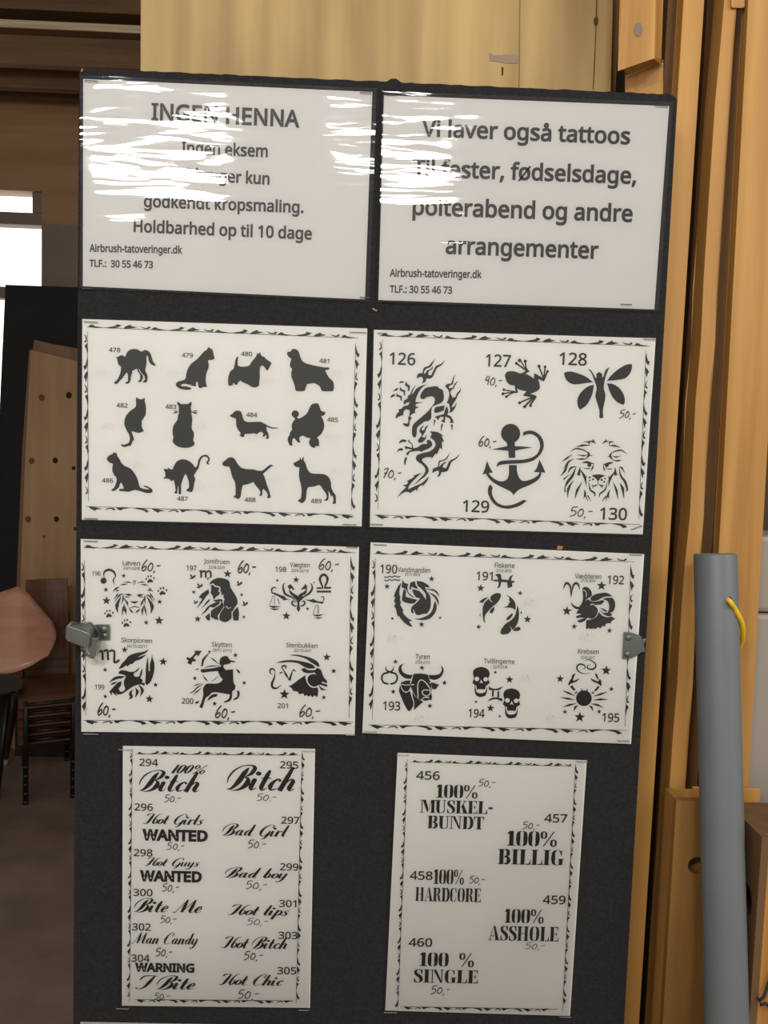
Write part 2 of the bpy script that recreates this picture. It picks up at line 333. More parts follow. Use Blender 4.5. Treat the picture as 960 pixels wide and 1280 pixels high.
# outlines of the plain letters: advance, then closed loops of x y in thousandths of the letter height unit
GLYPHS = {"n": [480, {",": [180, "28 -87 61 78 124 78 129 71 122 46 114 20 104 -8 71 -87"], "-": [216, "27 154 27 206 189 206 189 154"], ".": [180, "89 -9 79 -8 69 -5 60 1 54 10 50 22 48 36 50 51 54 63 60 71 69 77 79 80 89 81 100 80 110 77 119 71 126 63 130 51 132 36 130 22 126 10 119 1 110 -5 100 -8"], "/": [250, "7 0 185 480 243 480 64 0"], "0": [384, "191 -7 142 1 102 22 72 59 50 108 37 169 33 240 35 290 40 334 49 373 61 407 78 435 99 458 125 474 156 484 191 487 241 480 281 458 312 422 334 373 347 313 351 240 349 191 344 147 335 108 322 74 305 45 284 23 258 6 227 -3", "191 44 224 49 249 65 268 92 281 130 289 180 291 240 289 300 281 349 268 388 249 415 224 431 191 437 159 431 133 415 115 388 102 349 95 300 92 240 95 180 102 131 115 93 133 65 159 49"], "1": [384, "181 0 181 335 183 418 91 339 60 379 189 480 238 480 238 0"], "2": [384, "32 0 32 49 219 240 234 259 247 278 257 296 264 315 268 334 269 355 267 380 259 400 246 415 229 427 208 434 185 436 162 435 142 430 123 424 105 415 87 403 69 390 38 430 57 445 79 458 102 470 128 479 155 484 185 486 226 482 262 471 291 452 312 427 325 396 330 359 328 334 323 311 314 288 303 267 288 245 271 224 252 202 230 179 207 155 107 56 107 54 349 54 349 0"], "3": [384, "162 -7 137 -6 114 -4 92 -1 71 4 50 11 30 19 30 75 51 65 73 58 95 51 118 47 141 44 163 43 202 46 233 54 256 68 271 87 281 110 284 138 280 165 268 186 249 202 222 213 189 220 150 222 103 222 103 273 150 273 187 275 217 284 240 298 257 316 267 338 271 363 268 385 260 403 247 417 230 428 208 434 183 437 159 435 136 431 117 425 99 417 80 407 62 396 33 437 51 449 72 461 96 471 123 480 152 485 183 486 229 483 266 471 294 453 315 428 327 400 331 367 328 337 319 312 304 290 284 274 260 261 232 253 232 250 267 243 296 231 318 214 333 192 343 166 346 136 344 110 337 85 326 62 311 42 291 25 266 11 237 1 202 -5"], "4": [384, "244 0 244 109 14 109 14 159 240 482 301 482 301 162 371 162 371 109 301 109 301 0", "72 162 244 162 247 419 244 419"], "5": [384, "167 -7 142 -6 119 -4 97 0 76 5 58 12 42 19 42 75 60 66 79 58 101 52 124 47 146 45 167 44 200 46 229 55 253 69 271 89 282 115 285 147 282 176 273 200 257 219 234 233 203 242 165 244 83 234 54 253 72 480 312 480 312 426 122 426 111 287 185 294 231 290 270 278 302 257 326 229 341 195 346 153 341 107 325 68 299 36 263 12 219 -2"], "6": [384, "200 -7 171 -4 143 3 118 16 95 34 75 57 59 86 47 120 39 160 37 205 38 239 41 273 46 307 54 339 65 369 79 397 97 423 119 444 146 462 177 475 214 484 257 486 316 480 316 430 258 438 229 436 203 431 181 422 162 411 145 397 132 380 121 361 113 341 106 318 101 295 98 270 96 244 100 244 112 259 126 272 143 284 163 293 187 298 214 300 253 296 286 283 314 262 336 233 348 197 353 154 348 108 334 69 311 36 281 12 244 -2", "199 43 226 46 249 55 268 70 283 92 291 120 294 154 292 183 284 207 271 227 253 242 230 251 201 254 181 252 163 248 146 241 132 231 120 220 110 208 103 194 98 180 97 166 98 147 102 128 108 108 117 91 128 75 142 61 159 51 178 45"], "7": [384, "91 0 288 426 30 426 30 480 351 480 351 434 156 0"], "8": [384, "193 -7 146 -3 106 8 75 27 51 53 38 85 33 122 34 143 39 162 47 179 57 195 69 209 83 221 99 232 115 242 132 251 110 265 90 281 73 299 59 320 51 344 48 372 50 395 57 416 67 434 81 450 98 463 118 473 141 480 165 485 191 486 231 483 265 473 295 457 317 434 331 406 335 371 334 353 330 336 323 321 313 307 302 295 289 283 275 273 260 263 244 254 263 244 281 233 298 222 313 209 325 196 336 181 344 164 349 145 351 124 346 87 332 55 308 29 276 9 238 -3", "194 277 216 287 236 299 253 312 266 328 274 347 277 369 274 390 266 407 253 421 236 431 215 437 191 439 168 437 147 431 130 421 117 407 109 390 106 369 107 354 111 340 118 328 127 317 137 308", "192 40 222 43 247 51 267 63 281 80 290 100 293 124 290 146 281 165 265 182 245 196 221 210 181 226 154 213 132 199 114 183 101 165 93 145 91 122 93 100 102 80 116 63 135 51 161 43"], "9": [384, "129 -7 69 0 69 50 87 46 106 43 128 42 157 43 183 49 205 57 224 69 240 83 254 99 265 118 274 138 280 161 285 185 288 209 289 235 285 235 274 221 260 207 243 196 222 187 199 181 171 179 133 184 99 196 72 217 50 246 38 282 34 324 36 356 42 385 53 411 67 433 85 452 106 467 130 478 157 484 187 486 216 484 244 476 269 463 292 445 312 422 328 393 340 359 347 320 349 275 348 240 345 206 340 173 332 141 322 110 307 82 289 57 267 35 240 17 208 4 171 -4", "184 226 205 227 223 231 240 239 254 248 266 259 276 272 284 286 288 299 289 314 288 333 284 352 278 371 269 388 258 404 244 418 227 428 208 434 187 437 161 433 138 424 119 409 104 387 95 359 92 325 95 296 102 272 115 252 132 237 155 229"], ":": [180, "89 278 79 279 69 283 60 289 54 297 50 309 48 324 50 339 54 351 60 359 69 365 79 368 89 369 100 368 110 365 119 359 126 351 130 339 132 324 130 309 126 297 119 289 110 283 100 279", "89 -9 79 -8 69 -5 60 1 54 10 50 22 48 36 50 51 54 63 60 71 69 77 79 80 89 81 100 80 110 77 119 71 126 63 130 51 132 36 130 22 126 10 119 1 110 -5 100 -8"], "A": [429, "0 0 187 482 242 482 428 0 366 0 308 148 118 148 61 0", "138 202 290 202 214 419 193 347"], "E": [373, "65 0 65 480 333 480 333 426 126 426 126 277 321 277 321 224 126 224 126 53 333 53 333 0"], "F": [349, "65 0 65 480 333 480 333 426 126 426 126 257 320 257 320 203 126 203 126 0"], "G": [489, "271 -7 224 -3 182 7 145 23 114 46 88 74 67 108 53 148 44 191 41 240 44 288 54 331 71 370 93 404 121 433 155 456 195 473 240 483 289 486 316 485 341 483 366 479 389 473 411 466 433 458 410 406 392 413 373 419 352 425 331 430 309 432 286 433 233 427 188 410 152 381 125 343 109 296 104 240 106 203 112 169 123 139 137 112 157 89 181 70 210 57 245 48 285 46 379 57 379 199 273 199 273 253 439 253 439 18 413 10 387 4 361 -1 333 -4 303 -6"], "H": [498, "65 0 65 480 126 480 126 277 371 277 371 480 432 480 432 0 371 0 371 224 126 224 126 0"], "I": [228, "27 0 27 35 83 48 83 431 27 445 27 480 200 480 200 445 144 431 144 48 200 35 200 0"], "J": [183, "-3 -128 -52 -119 -52 -68 28 -68 37 -62 45 -54 52 -44 58 -32 61 -16 62 3 62 480 122 480 122 7 118 -35 107 -69 88 -95 63 -113 32 -124"], "K": [416, "65 0 65 480 126 480 126 243 208 334 338 480 408 480 218 271 416 0 345 0 175 229 126 186 126 0"], "L": [352, "65 0 65 480 126 480 126 54 335 54 335 0"], "N": [510, "65 0 65 480 135 480 391 83 394 83 389 209 389 480 445 480 445 0 375 0 118 398 116 398 121 268 121 0"], "S": [369, "166 -7 140 -6 115 -4 91 -1 70 4 51 9 34 16 34 74 52 67 72 60 94 54 119 50 143 47 169 46 201 48 228 55 249 66 265 82 274 101 277 123 276 138 272 151 267 163 258 173 247 183 232 192 214 202 191 212 164 222 126 238 96 256 72 276 54 300 44 329 40 364 42 388 49 410 60 429 74 446 92 460 114 471 138 480 165 485 193 486 219 485 243 483 266 479 287 473 307 467 326 459 307 408 253 426 233 430 213 432 192 433 165 431 142 425 124 414 112 400 104 383 101 363 103 348 106 335 111 323 120 313 131 303 144 294 161 285 182 276 233 256 257 245 278 233 296 221 310 207 322 191 330 173 335 152 337 128 332 89 317 56 291 29 256 9 215 -3"], "T": [373, "156 0 156 426 7 426 7 480 366 480 366 426 217 426 217 0"], "V": [403, "171 0 0 480 63 480 201 67 232 173 339 480 403 480 232 0"], "a": [377, "144 -7 114 -4 86 5 63 19 45 40 34 67 31 100 36 133 50 161 73 183 106 200 150 210 203 215 265 217 265 238 262 265 256 286 245 301 230 311 212 316 190 318 172 317 154 315 136 310 89 291 71 335 87 343 106 350 126 357 148 362 170 365 193 366 233 363 266 353 291 337 308 314 319 283 322 245 322 0 279 0 268 51 265 51 249 33 233 19 216 7 196 0 173 -5", "158 41 187 44 212 52 234 66 251 86 261 112 264 144 264 176 211 174 171 170 140 163 118 152 103 138 95 121 92 99 94 81 100 66 110 55 124 47 140 43"], "b": [413, "228 -7 201 -5 178 0 158 9 142 20 128 32 116 46 111 46 99 0 57 0 57 510 116 510 113 312 116 312 128 327 142 339 158 351 178 359 201 364 228 366 269 361 305 345 335 319 358 283 372 237 376 180 372 123 358 77 335 40 305 14 269 -1", "219 42 248 46 273 58 291 78 304 105 312 139 315 181 304 256 272 302 218 317 183 313 157 302 138 284 126 258 119 224 119 138 126 105 138 78 157 58 184 46"], "d": [413, "185 -7 143 -2 107 14 77 40 55 76 41 123 37 179 41 236 55 283 78 319 108 346 144 361 185 367 211 365 234 360 254 351 270 340 285 328 297 314 301 314 297 367 297 510 356 510 356 0 308 0 300 48 297 48 285 34 271 21 254 9 234 0 211 -5", "194 42 228 46 255 56 274 74 287 98 295 129 298 168 298 179 295 220 288 254 275 282 256 302 229 314 193 318 164 313 140 301 122 280 109 252 101 218 98 178 101 138 109 105 122 78 141 58 165 46"], "e": [379, "210 -7 177 -4 147 3 120 14 96 30 75 51 59 76 47 106 39 140 37 177 39 215 46 249 57 279 72 305 90 326 112 344 138 357 166 364 196 367 226 364 252 358 276 347 296 331 313 312 327 290 337 264 343 235 345 204 345 169 98 169 102 131 113 100 129 76 152 58 180 47 213 44 235 44 255 46 274 50 292 55 310 61 328 69 328 17 310 9 292 4 274 -1 255 -4 234 -6", "99 216 283 216 280 244 273 269 262 290 245 306 223 315 195 318 169 315 147 306 129 291 114 271 105 245"], "f": [231, "73 0 73 314 10 314 10 342 73 362 73 383 77 425 87 458 104 483 127 500 156 510 190 514 260 502 244 455 191 465 173 463 158 457 147 446 139 430 134 409 132 383 132 360 223 360 223 314 132 314 132 0"], "g": [413, "195 -161 145 -159 102 -151 65 -138 65 -84 103 -100 148 -109 198 -112 227 -109 251 -100 271 -85 286 -65 295 -40 298 -11 297 48 268 17 231 -1 185 -7 142 -1 106 15 76 42 54 79 41 125 37 179 41 233 54 278 76 316 106 344 142 361 185 367 208 365 229 361 249 353 267 343 283 329 298 312 301 312 309 360 356 360 356 -6 352 -53 338 -92 317 -122 286 -144 245 -157", "194 42 227 45 253 55 273 71 287 94 295 126 298 165 298 179 295 224 287 259 273 285 252 303 226 313 193 317 165 313 142 301 123 281 109 254 101 220 98 179 101 138 109 104 123 77 141 57 165 46"], "h": [415, "57 0 57 510 116 510 116 361 113 310 117 310 130 327 146 341 164 352 185 360 206 364 229 366 269 363 302 352 328 335 346 310 357 276 361 234 361 0 302 0 302 230 293 278 266 307 222 317 186 313 158 302 139 283 126 257 119 225 116 186 116 0"], "i": [173, "78 421 70 424 62 429 57 436 54 446 52 457 54 469 57 479 62 486 111 486 117 479 120 469 122 457 120 446 117 436 111 429", "57 0 57 360 116 360 116 0"], "k": [359, "57 0 57 510 116 510 113 185 158 238 273 360 343 360 197 206 353 0 281 0 156 168 116 132 116 0"], "l": [173, "57 0 57 510 116 510 116 0"], "m": [628, "57 0 57 360 105 360 113 311 117 311 129 328 144 342 162 353 182 361 202 365 223 367 273 360 310 340 333 306 336 306 350 325 366 340 386 352 407 360 429 365 452 367 489 363 520 353 543 335 560 310 570 277 574 234 574 0 515 0 515 232 507 279 483 308 442 317 410 314 385 304 367 287 355 264 347 234 345 199 345 0 286 0 286 232 278 279 253 308 212 317 180 313 155 302 137 283 125 258 118 226 116 187 116 0"], "n": [415, "57 0 57 360 105 360 113 311 117 311 130 328 146 342 165 353 186 361 208 365 230 367 270 363 302 353 328 335 346 310 357 277 361 234 361 0 302 0 302 230 293 278 266 307 222 317 186 313 158 302 139 283 126 258 119 226 116 187 116 0"], "o": [406, "202 -7 172 -4 143 3 117 15 94 32 75 53 58 79 46 109 39 143 37 181 42 236 57 282 82 318 116 345 156 361 204 367 236 364 264 357 290 345 314 328 333 307 349 282 361 252 368 218 370 181 365 126 350 79 325 42 291 15 250 -1", "203 42 237 46 263 59 283 80 298 107 306 141 309 181 306 220 298 253 283 281 263 301 236 313 203 317 169 313 143 301 123 281 109 253 101 220 98 181 101 141 109 107 123 80 143 59 170 46"], "p": [413, "57 -161 57 360 105 360 113 311 116 311 128 326 142 339 158 351 178 360 201 365 228 367 270 362 305 346 335 320 358 284 372 238 376 181 372 124 358 78 335 41 305 14 269 -1 228 -7 202 -5 179 0 159 9 142 20 128 32 116 46 112 46 116 -13 116 -161", "219 42 240 44 258 50 273 60 286 74 296 90 305 110 310 132 314 155 315 181 312 220 304 253 291 280 272 301 248 313 218 317 185 314 159 303 140 286 127 262 119 231 116 192 116 181 119 140 126 106 138 78 157 58 184 46"], "r": [277, "57 0 57 360 105 360 112 294 115 294 128 313 143 330 160 345 179 357 201 364 267 363 260 308 203 311 186 306 169 298 154 286 141 272 131 256 123 236 118 215 116 192 116 0"], "s": [322, "148 -7 124 -6 102 -4 83 -1 66 4 50 9 35 16 35 70 87 50 107 45 128 42 149 41 176 43 198 47 214 55 225 66 232 79 234 94 124 173 104 182 86 191 71 200 58 211 48 223 40 237 36 253 34 271 38 299 51 323 72 342 99 356 132 364 169 367 191 366 211 364 231 360 249 355 267 350 284 343 264 296 200 315 183 318 165 318 143 317 124 313 110 307 99 298 93 287 91 275 205 198 225 189 242 180 257 170 269 159 279 147 286 133 290 118 291 99 287 67 274 41 253 20 224 5 189 -4"], "t": [242, "149 -6 132 -2 115 3 100 11 87 22 77 37 68 55 63 78 62 105 62 314 11 314 11 343 62 366 86 443 121 443 121 360 225 360 225 314 121 314 121 106 123 86 128 70 137 57 148 49 162 43 228 49 228 4"], "u": [415, "184 -7 144 -3 111 7 86 25 68 49 57 83 53 124 53 360 113 360 113 128 122 81 148 52 193 42 229 46 256 57 276 76 289 102 296 134 299 173 299 360 358 360 358 0 310 0 301 48 298 48 285 31 269 17 250 6 229 -1 207 -5"], "v": [341, "136 0 0 360 63 360 169 52 171 52 201 148 278 360 341 360 204 0"], "y": [343, "56 -161 7 -156 7 -109 66 -111 83 -105 97 -95 108 -82 118 -67 127 -49 146 -1 1 360 64 360 142 155 172 57 175 57 279 360 343 360 187 -50 174 -81 157 -108 139 -131 116 -148 89 -158"], " ": [175]}], "b": [480, {"A": [429, "0 0 187 482 242 482 428 0 366 0 308 148 118 148 61 0", "138 202 290 202 214 419 193 347"], "D": [490, "65 0 65 480 213 480 281 473 338 453 385 419 420 374 442 315 449 244 433 138 383 61 304 15 199 0", "126 52 191 52 337 99 385 242 374 326 338 383 281 417 204 428 126 428"], "E": [373, "65 0 65 480 333 480 333 426 126 426 126 277 321 277 321 224 126 224 126 53 333 53 333 0"], "G": [489, "271 -7 202 1 145 23 100 59 67 108 48 169 41 240 48 310 71 370 107 419 155 456 217 479 289 486 329 484 366 479 400 470 433 458 410 406 383 416 352 425 320 431 286 433 210 420 152 381 116 320 104 240 109 186 123 139 146 100 181 70 226 52 285 46 314 47 338 49 360 53 379 57 379 199 273 199 273 253 439 253 439 18 400 7 361 -1 318 -5"], "I": [228, "27 0 27 35 83 48 83 431 27 445 27 480 200 480 200 445 144 431 144 48 200 35 200 0"], "N": [510, "65 0 65 480 135 480 391 83 394 83 389 209 389 480 445 480 445 0 375 0 118 398 116 398 119 340 120 304 121 268 121 0"], "R": [418, "65 0 65 480 197 480 275 471 329 446 361 403 372 343 369 308 358 279 342 256 322 239 300 225 276 215 408 0 337 0 221 198 126 198 126 0", "126 249 197 249 248 255 283 272 303 301 310 340 303 381 281 407 245 422 194 427 126 427"], "T": [373, "156 0 156 426 7 426 7 480 366 480 366 426 217 426 217 0"], "W": [625, "135 0 8 480 71 480 146 187 153 156 160 127 165 99 169 73 173 100 179 130 186 160 194 190 279 480 341 480 429 188 438 157 445 127 451 98 455 73 459 98 465 127 471 156 479 187 553 480 616 480 488 0 427 0 334 314 310 409 303 372 295 343 287 312 196 0"], " ": [175]}]}

def area2(l): return sum(l[i - 1][0] * l[i][1] - l[i][0] * l[i - 1][1] for i in range(len(l)))
_tri = {}
BOLD = {'n': 20, 's': 11, 'b': 38}
def fatten(l, d):
    """push a closed outline outwards (solid on its left) by d"""
    o = []; n = len(l)
    for i in range(n):
        (ax_, ay_), (bx, by), (cx, cy) = l[i - 1], l[i], l[(i + 1) % n]
        u = Vector((bx - ax_, by - ay_)).normalized(); v = Vector((cx - bx, cy - by)).normalized()
        n1 = Vector((u.y, -u.x)); n2 = Vector((v.y, -v.x)); m = n1 + n2
        m = m / max(.5, m.dot(n1)) if m.length > 1e-6 else n1
        o.append((bx + m.x * d, by + m.y * d))
    return o
def extra_letters():
    for ch, base in (('ø', 'o'), ('å', 'a')):
        g = GLYPHS['n'][1]; src = g[base]; q = [int(v) for t in src[1:] for v in t.split()]; xs, ys = q[::2], q[1::2]
        x0, x1, y1 = min(xs), max(xs), max(ys); big = [int(v) for v in src[1].split()]; pts = [(big[i], big[i + 1]) for i in range(0, len(big), 2)]; cw = area2(pts) < 0
        if ch == 'ø': new = [[(x0 - 10, -25), (x0 + 25, -25), (x1 + 10, y1 + 25), (x1 - 25, y1 + 25)]]
        else:
            c = ((x0 + x1) / 2, y1 + 95); new = [circ(c[0], c[1], 62, n=14), circ(c[0], c[1], 34, n=12)[::-1]]
        new = [l[::-1] if cw else l for l in new]
        g[ch] = src + [' '.join('%d %d' % (round(x), round(y)) for x, y in l) for l in new]
    sh = g['a'][0] - 55; g['æ'] = [sh + g['e'][0]] + g['a'][1:] + [' '.join(str(int(v) + (sh if i % 2 == 0 else 0)) for i, v in enumerate(t.split())) for t in g['e'][1:]]
    GLYPHS['s'] = GLYPHS['n']
def glyph(face, ch):
    key = face + ch
    if key in _tri: return _tri[key]
    adv, *ls = GLYPHS[face][1][ch]; L = []
    for t in ls:
        q = [int(v) for v in t.split()]; L.append([(q[i], q[i + 1]) for i in range(0, len(q), 2)])
    V, F = [], []
    if L:
        dep = [sum(all(inside(p, m_) for p in l[::3]) for m_ in L if m_ is not l) % 2 for l in L]
        L = [l if (area2(l) > 0) == (d == 0) else l[::-1] for l, d in zip(L, dep)]
        L = [fatten(l, BOLD[face]) for l in L]
        outs = [l for l, d in zip(L, dep) if d == 0]; holes = [l for l, d in zip(L, dep) if d]
        for o in outs:
            hs = [h for h in holes if inside(h[0], o)]; o0 = len(V); v, f = fill([o] + hs); V += v; F += [tuple(o0 + i for i in t) for t in f]
    _tri[key] = (adv, V, F); return _tri[key]
extra_letters()
def text(ink, body, xl, yl, xr, cap, face='s', yr=None):
    """set a printed line between two baseline pixels of the photo; cap height in pixels"""
    V, F, ox = [], [], 0
    for ch in body:
        adv, v, f = glyph(face, ch); o = len(V); V += [(x + ox, y) for x, y in v]; F += [tuple(i + o for i in t) for t in f]; ox += adv
    a = P(xl, yl); x0 = min(v[0] for v in V); x1 = max(v[0] for v in V)
    if yr is None:
        b_ = P(xr, yl); u = Vector((1, 0, 0)); b_.z = a.z
    else: b_ = P(xr, yr); u = (b_ - a).normalized()
    W = (b_ - a).length; sx_ = W / (x1 - x0); up = Vector((-u.z, 0, u.x))
    sy_ = (P(xl, yl - cap) - a).length / GLYPHS[face][0]
    vs = [a + u * ((x - x0) * sx_) + up * (y * sy_) + Vector((0, Y_INK, 0)) for x, y in V]
    fs = []
    for f in F:
        n = (vs[f[1]] - vs[f[0]]).cross(vs[f[2]] - vs[f[0]]); fs.append(f if n.y < 0 else f[::-1])
    ink.add(vs, fs)
def bounds_map(xl, yb, xr, h, x0, x1):
    """unit glyph space (x0..x1, baseline 0, height 1) to the board"""
    a = P(xl, yb); b_ = P(xr, yb); W = (b_.x - a.x); k = W / (x1 - x0); H = (P(xl, yb - h) - a).length
    return lambda x, y, d: Vector((a.x + (x - x0) * k, d, a.z + y * H))

# flowing script, stems thick and joins hair-thin: strokes of x,y,width
SCRIPT = {
 'i': (.27, ['.05,.48,.06 .05,.44,.14 .05,.12,.14 .1,.02,.06 .22,.1,.02'], [(.07, .68, .085)]),
 't': (.27, ['.09,.82,.08 .08,.6,.14 .08,.15,.14 .14,.02,.06 .26,.1,.02', '-.05,.49,.03 .1,.5,.05 .24,.5,.03'], []),
 'c': (.34, ['.28,.38,.1 .2,.48,.04 .09,.36,.1 .06,.18,.15 .14,.03,.06 .32,.12,.02'], []),
 'h': (.46, ['.1,.97,.1 .08,.5,.15 .06,0,.15', '.08,.22,.02 .22,.47,.05 .31,.4,.13 .3,.12,.15 .36,.02,.05 .46,.1,.02'], []),
 'o': (.37, ['.2,.48,.03 .08,.36,.13 .07,.15,.14 .17,.02,.03 .29,.14,.11 .3,.35,.11 .2,.48,.03 .1,.4,.05'], []),
 'r': (.33, ['.07,.5,.1 .06,.25,.15 .06,0,.15', '.06,.2,.02 .18,.45,.04 .29,.42,.13'], []),
 'l': (.26, ['.1,.97,.1 .08,.5,.15 .08,.12,.15 .14,.02,.05 .24,.1,.02'], []),
 's': (.3, ['.25,.42,.09 .16,.49,.03 .07,.38,.08 .19,.24,.15 .2,.08,.08 .1,.0,.03 .02,.1,.1'], []),
 'u': (.47, ['.06,.5,.1 .06,.15,.15 .14,.02,.04 .28,.22,.02', '.31,.5,.1 .3,.12,.15 .36,.02,.05 .46,.1,.02'], []),
 'y': (.45, ['.06,.5,.1 .06,.15,.15 .14,.02,.04 .28,.22,.02', '.31,.5,.11 .3,.1,.14 .26,-.2,.1 .14,-.33,.04 .04,-.24,.09'], []),
 'a': (.47, ['.29,.44,.02 .18,.48,.05 .07,.28,.14 .12,.03,.05 .27,.2,.02', '.31,.5,.1 .3,.12,.15 .36,.02,.05 .46,.1,.02'], []),
 'd': (.47, ['.29,.44,.02 .18,.48,.05 .07,.28,.14 .12,.03,.05 .27,.2,.02', '.33,.97,.1 .31,.5,.15 .3,.12,.15 .36,.02,.05 .46,.1,.02'], []),
 'e': (.34, ['.06,.22,.02 .24,.3,.08 .21,.47,.05 .1,.4,.08 .06,.18,.15 .13,.02,.05 .32,.13,.02'], []),
 'n': (.45, ['.07,.5,.1 .06,.25,.15 .06,0,.15', '.06,.2,.02 .2,.47,.05 .3,.4,.13 .29,.12,.15 .34,.02,.05 .44,.1,.02'], []),
 'b': (.37, ['.1,.97,.1 .08,.5,.15 .07,.15,.15 .14,.02,.04 .27,.14,.12 .27,.38,.1 .18,.48,.03 .09,.32,.02'], []),
 'p': (.38, ['.08,.55,.1 .06,.1,.15 .05,-.36,.14', '.07,.25,.02 .2,.48,.05 .3,.35,.12 .28,.13,.12 .16,.02,.03'], []),
 'B': (.64, ['.34,.9,.05 .29,.7,.15 .25,.35,.17 .15,.08,.08 .02,.02,.02', '-.06,.28,.02 -.1,.5,.05 -.04,.78,.06 .14,.97,.03 .38,1.0,.05 .52,.9,.13 .5,.68,.12 .38,.54,.03', '.34,.53,.02 .48,.46,.1 .52,.25,.18 .42,.06,.1 .25,-.02,.03 .08,.03,.02'], []),
 'H': (.74, ['-.08,.78,.09 -.02,.93,.08 .12,.98,.04 .32,.95,.03', '.3,.96,.08 .25,.6,.16 .2,.2,.15 .1,.01,.05 -.04,.05,.06', '.74,.98,.03 .6,.9,.05 .5,.6,.1 .49,.22,.15 .57,.02,.05 .7,.16,.09 .66,.42,.06 .5,.42,.02'], []),
 'G': (.66, ['.6,.74,.08 .6,.93,.05 .44,.99,.03 .2,.78,.09 .1,.4,.16 .18,.08,.08 .36,.03,.04 .5,.3,.03', '.56,.45,.1 .52,.1,.15 .44,-.18,.08 .3,-.24,.03'], []),
 'M': (.9, ['-.04,.06,.07 .06,.02,.04 .16,.35,.03 .32,.95,.03', '.32,.97,.06 .35,.5,.16 .36,.04,.12', '.36,.04,.02 .52,.5,.03 .68,.95,.03', '.68,.97,.06 .7,.5,.16 .7,.14,.15 .77,.02,.05 .9,.1,.02'], []),
 'C': (.58, ['.46,.68,.07 .5,.9,.06 .38,.99,.03 .18,.8,.08 .08,.42,.16 .14,.1,.09 .32,.01,.03 .54,.18,.02'], []),
 'I': (.55, ['-.04,.66,.06 .04,.92,.08 .25,.98,.05 .58,.96,.03', '.46,.96,.07 .4,.5,.16 .33,.14,.1 .16,-.01,.03 .0,.08,.08'], []),
 '1': (.3, ['.06,.82,.03 .17,.95,.05', '.18,.96,.1 .16,.5,.16 .15,0,.16'], []),
 '0': (.42, ['.2,.97,.03 .08,.75,.13 .07,.25,.15 .18,.0,.03 .3,.25,.13 .32,.75,.13 .2,.97,.03'], []),
 '%': (.8, ['.16,.98,.04 .05,.76,.12 .16,.52,.04 .27,.76,.09 .16,.98,.04', '.6,.46,.04 .49,.23,.12 .6,.0,.04 .71,.23,.09 .6,.46,.04', '.62,.98,.05 .14,-.02,.05'], []),
 ' ': (.3, [], [])}
def script(ink, body, xl, yb, xr, cap, slant=.36):
    ox = 0; S = []
    for ch in body:
        adv, st, dots = SCRIPT[ch]
        for s_ in st:
            pts = [tuple(float(q) for q in p.split(',')) for p in s_.split()]
            S.append(ribbon([(ox + x + slant * y, y) for x, y, w in pts], [w for x, y, w in pts], 5))
        for x, y, r in dots:
            c = circ(ox + x + slant * y, y, r, n=12); S.append((c, [tuple(range(12))]))
        ox += adv
    xs = [v[0] for s_ in S for v in s_[0]]
    fn = bounds_map(xl, yb, xr, cap, min(xs), max(xs))
    for v, f in S:
        V = [fn(x, y, Y_INK) for x, y in v]; F = []
        for q in f:
            n = (V[q[1]] - V[q[0]]).cross(V[q[2]] - V[q[0]]); F.append(q if n.y < 0 else q[::-1])
        ink.add(V, F)
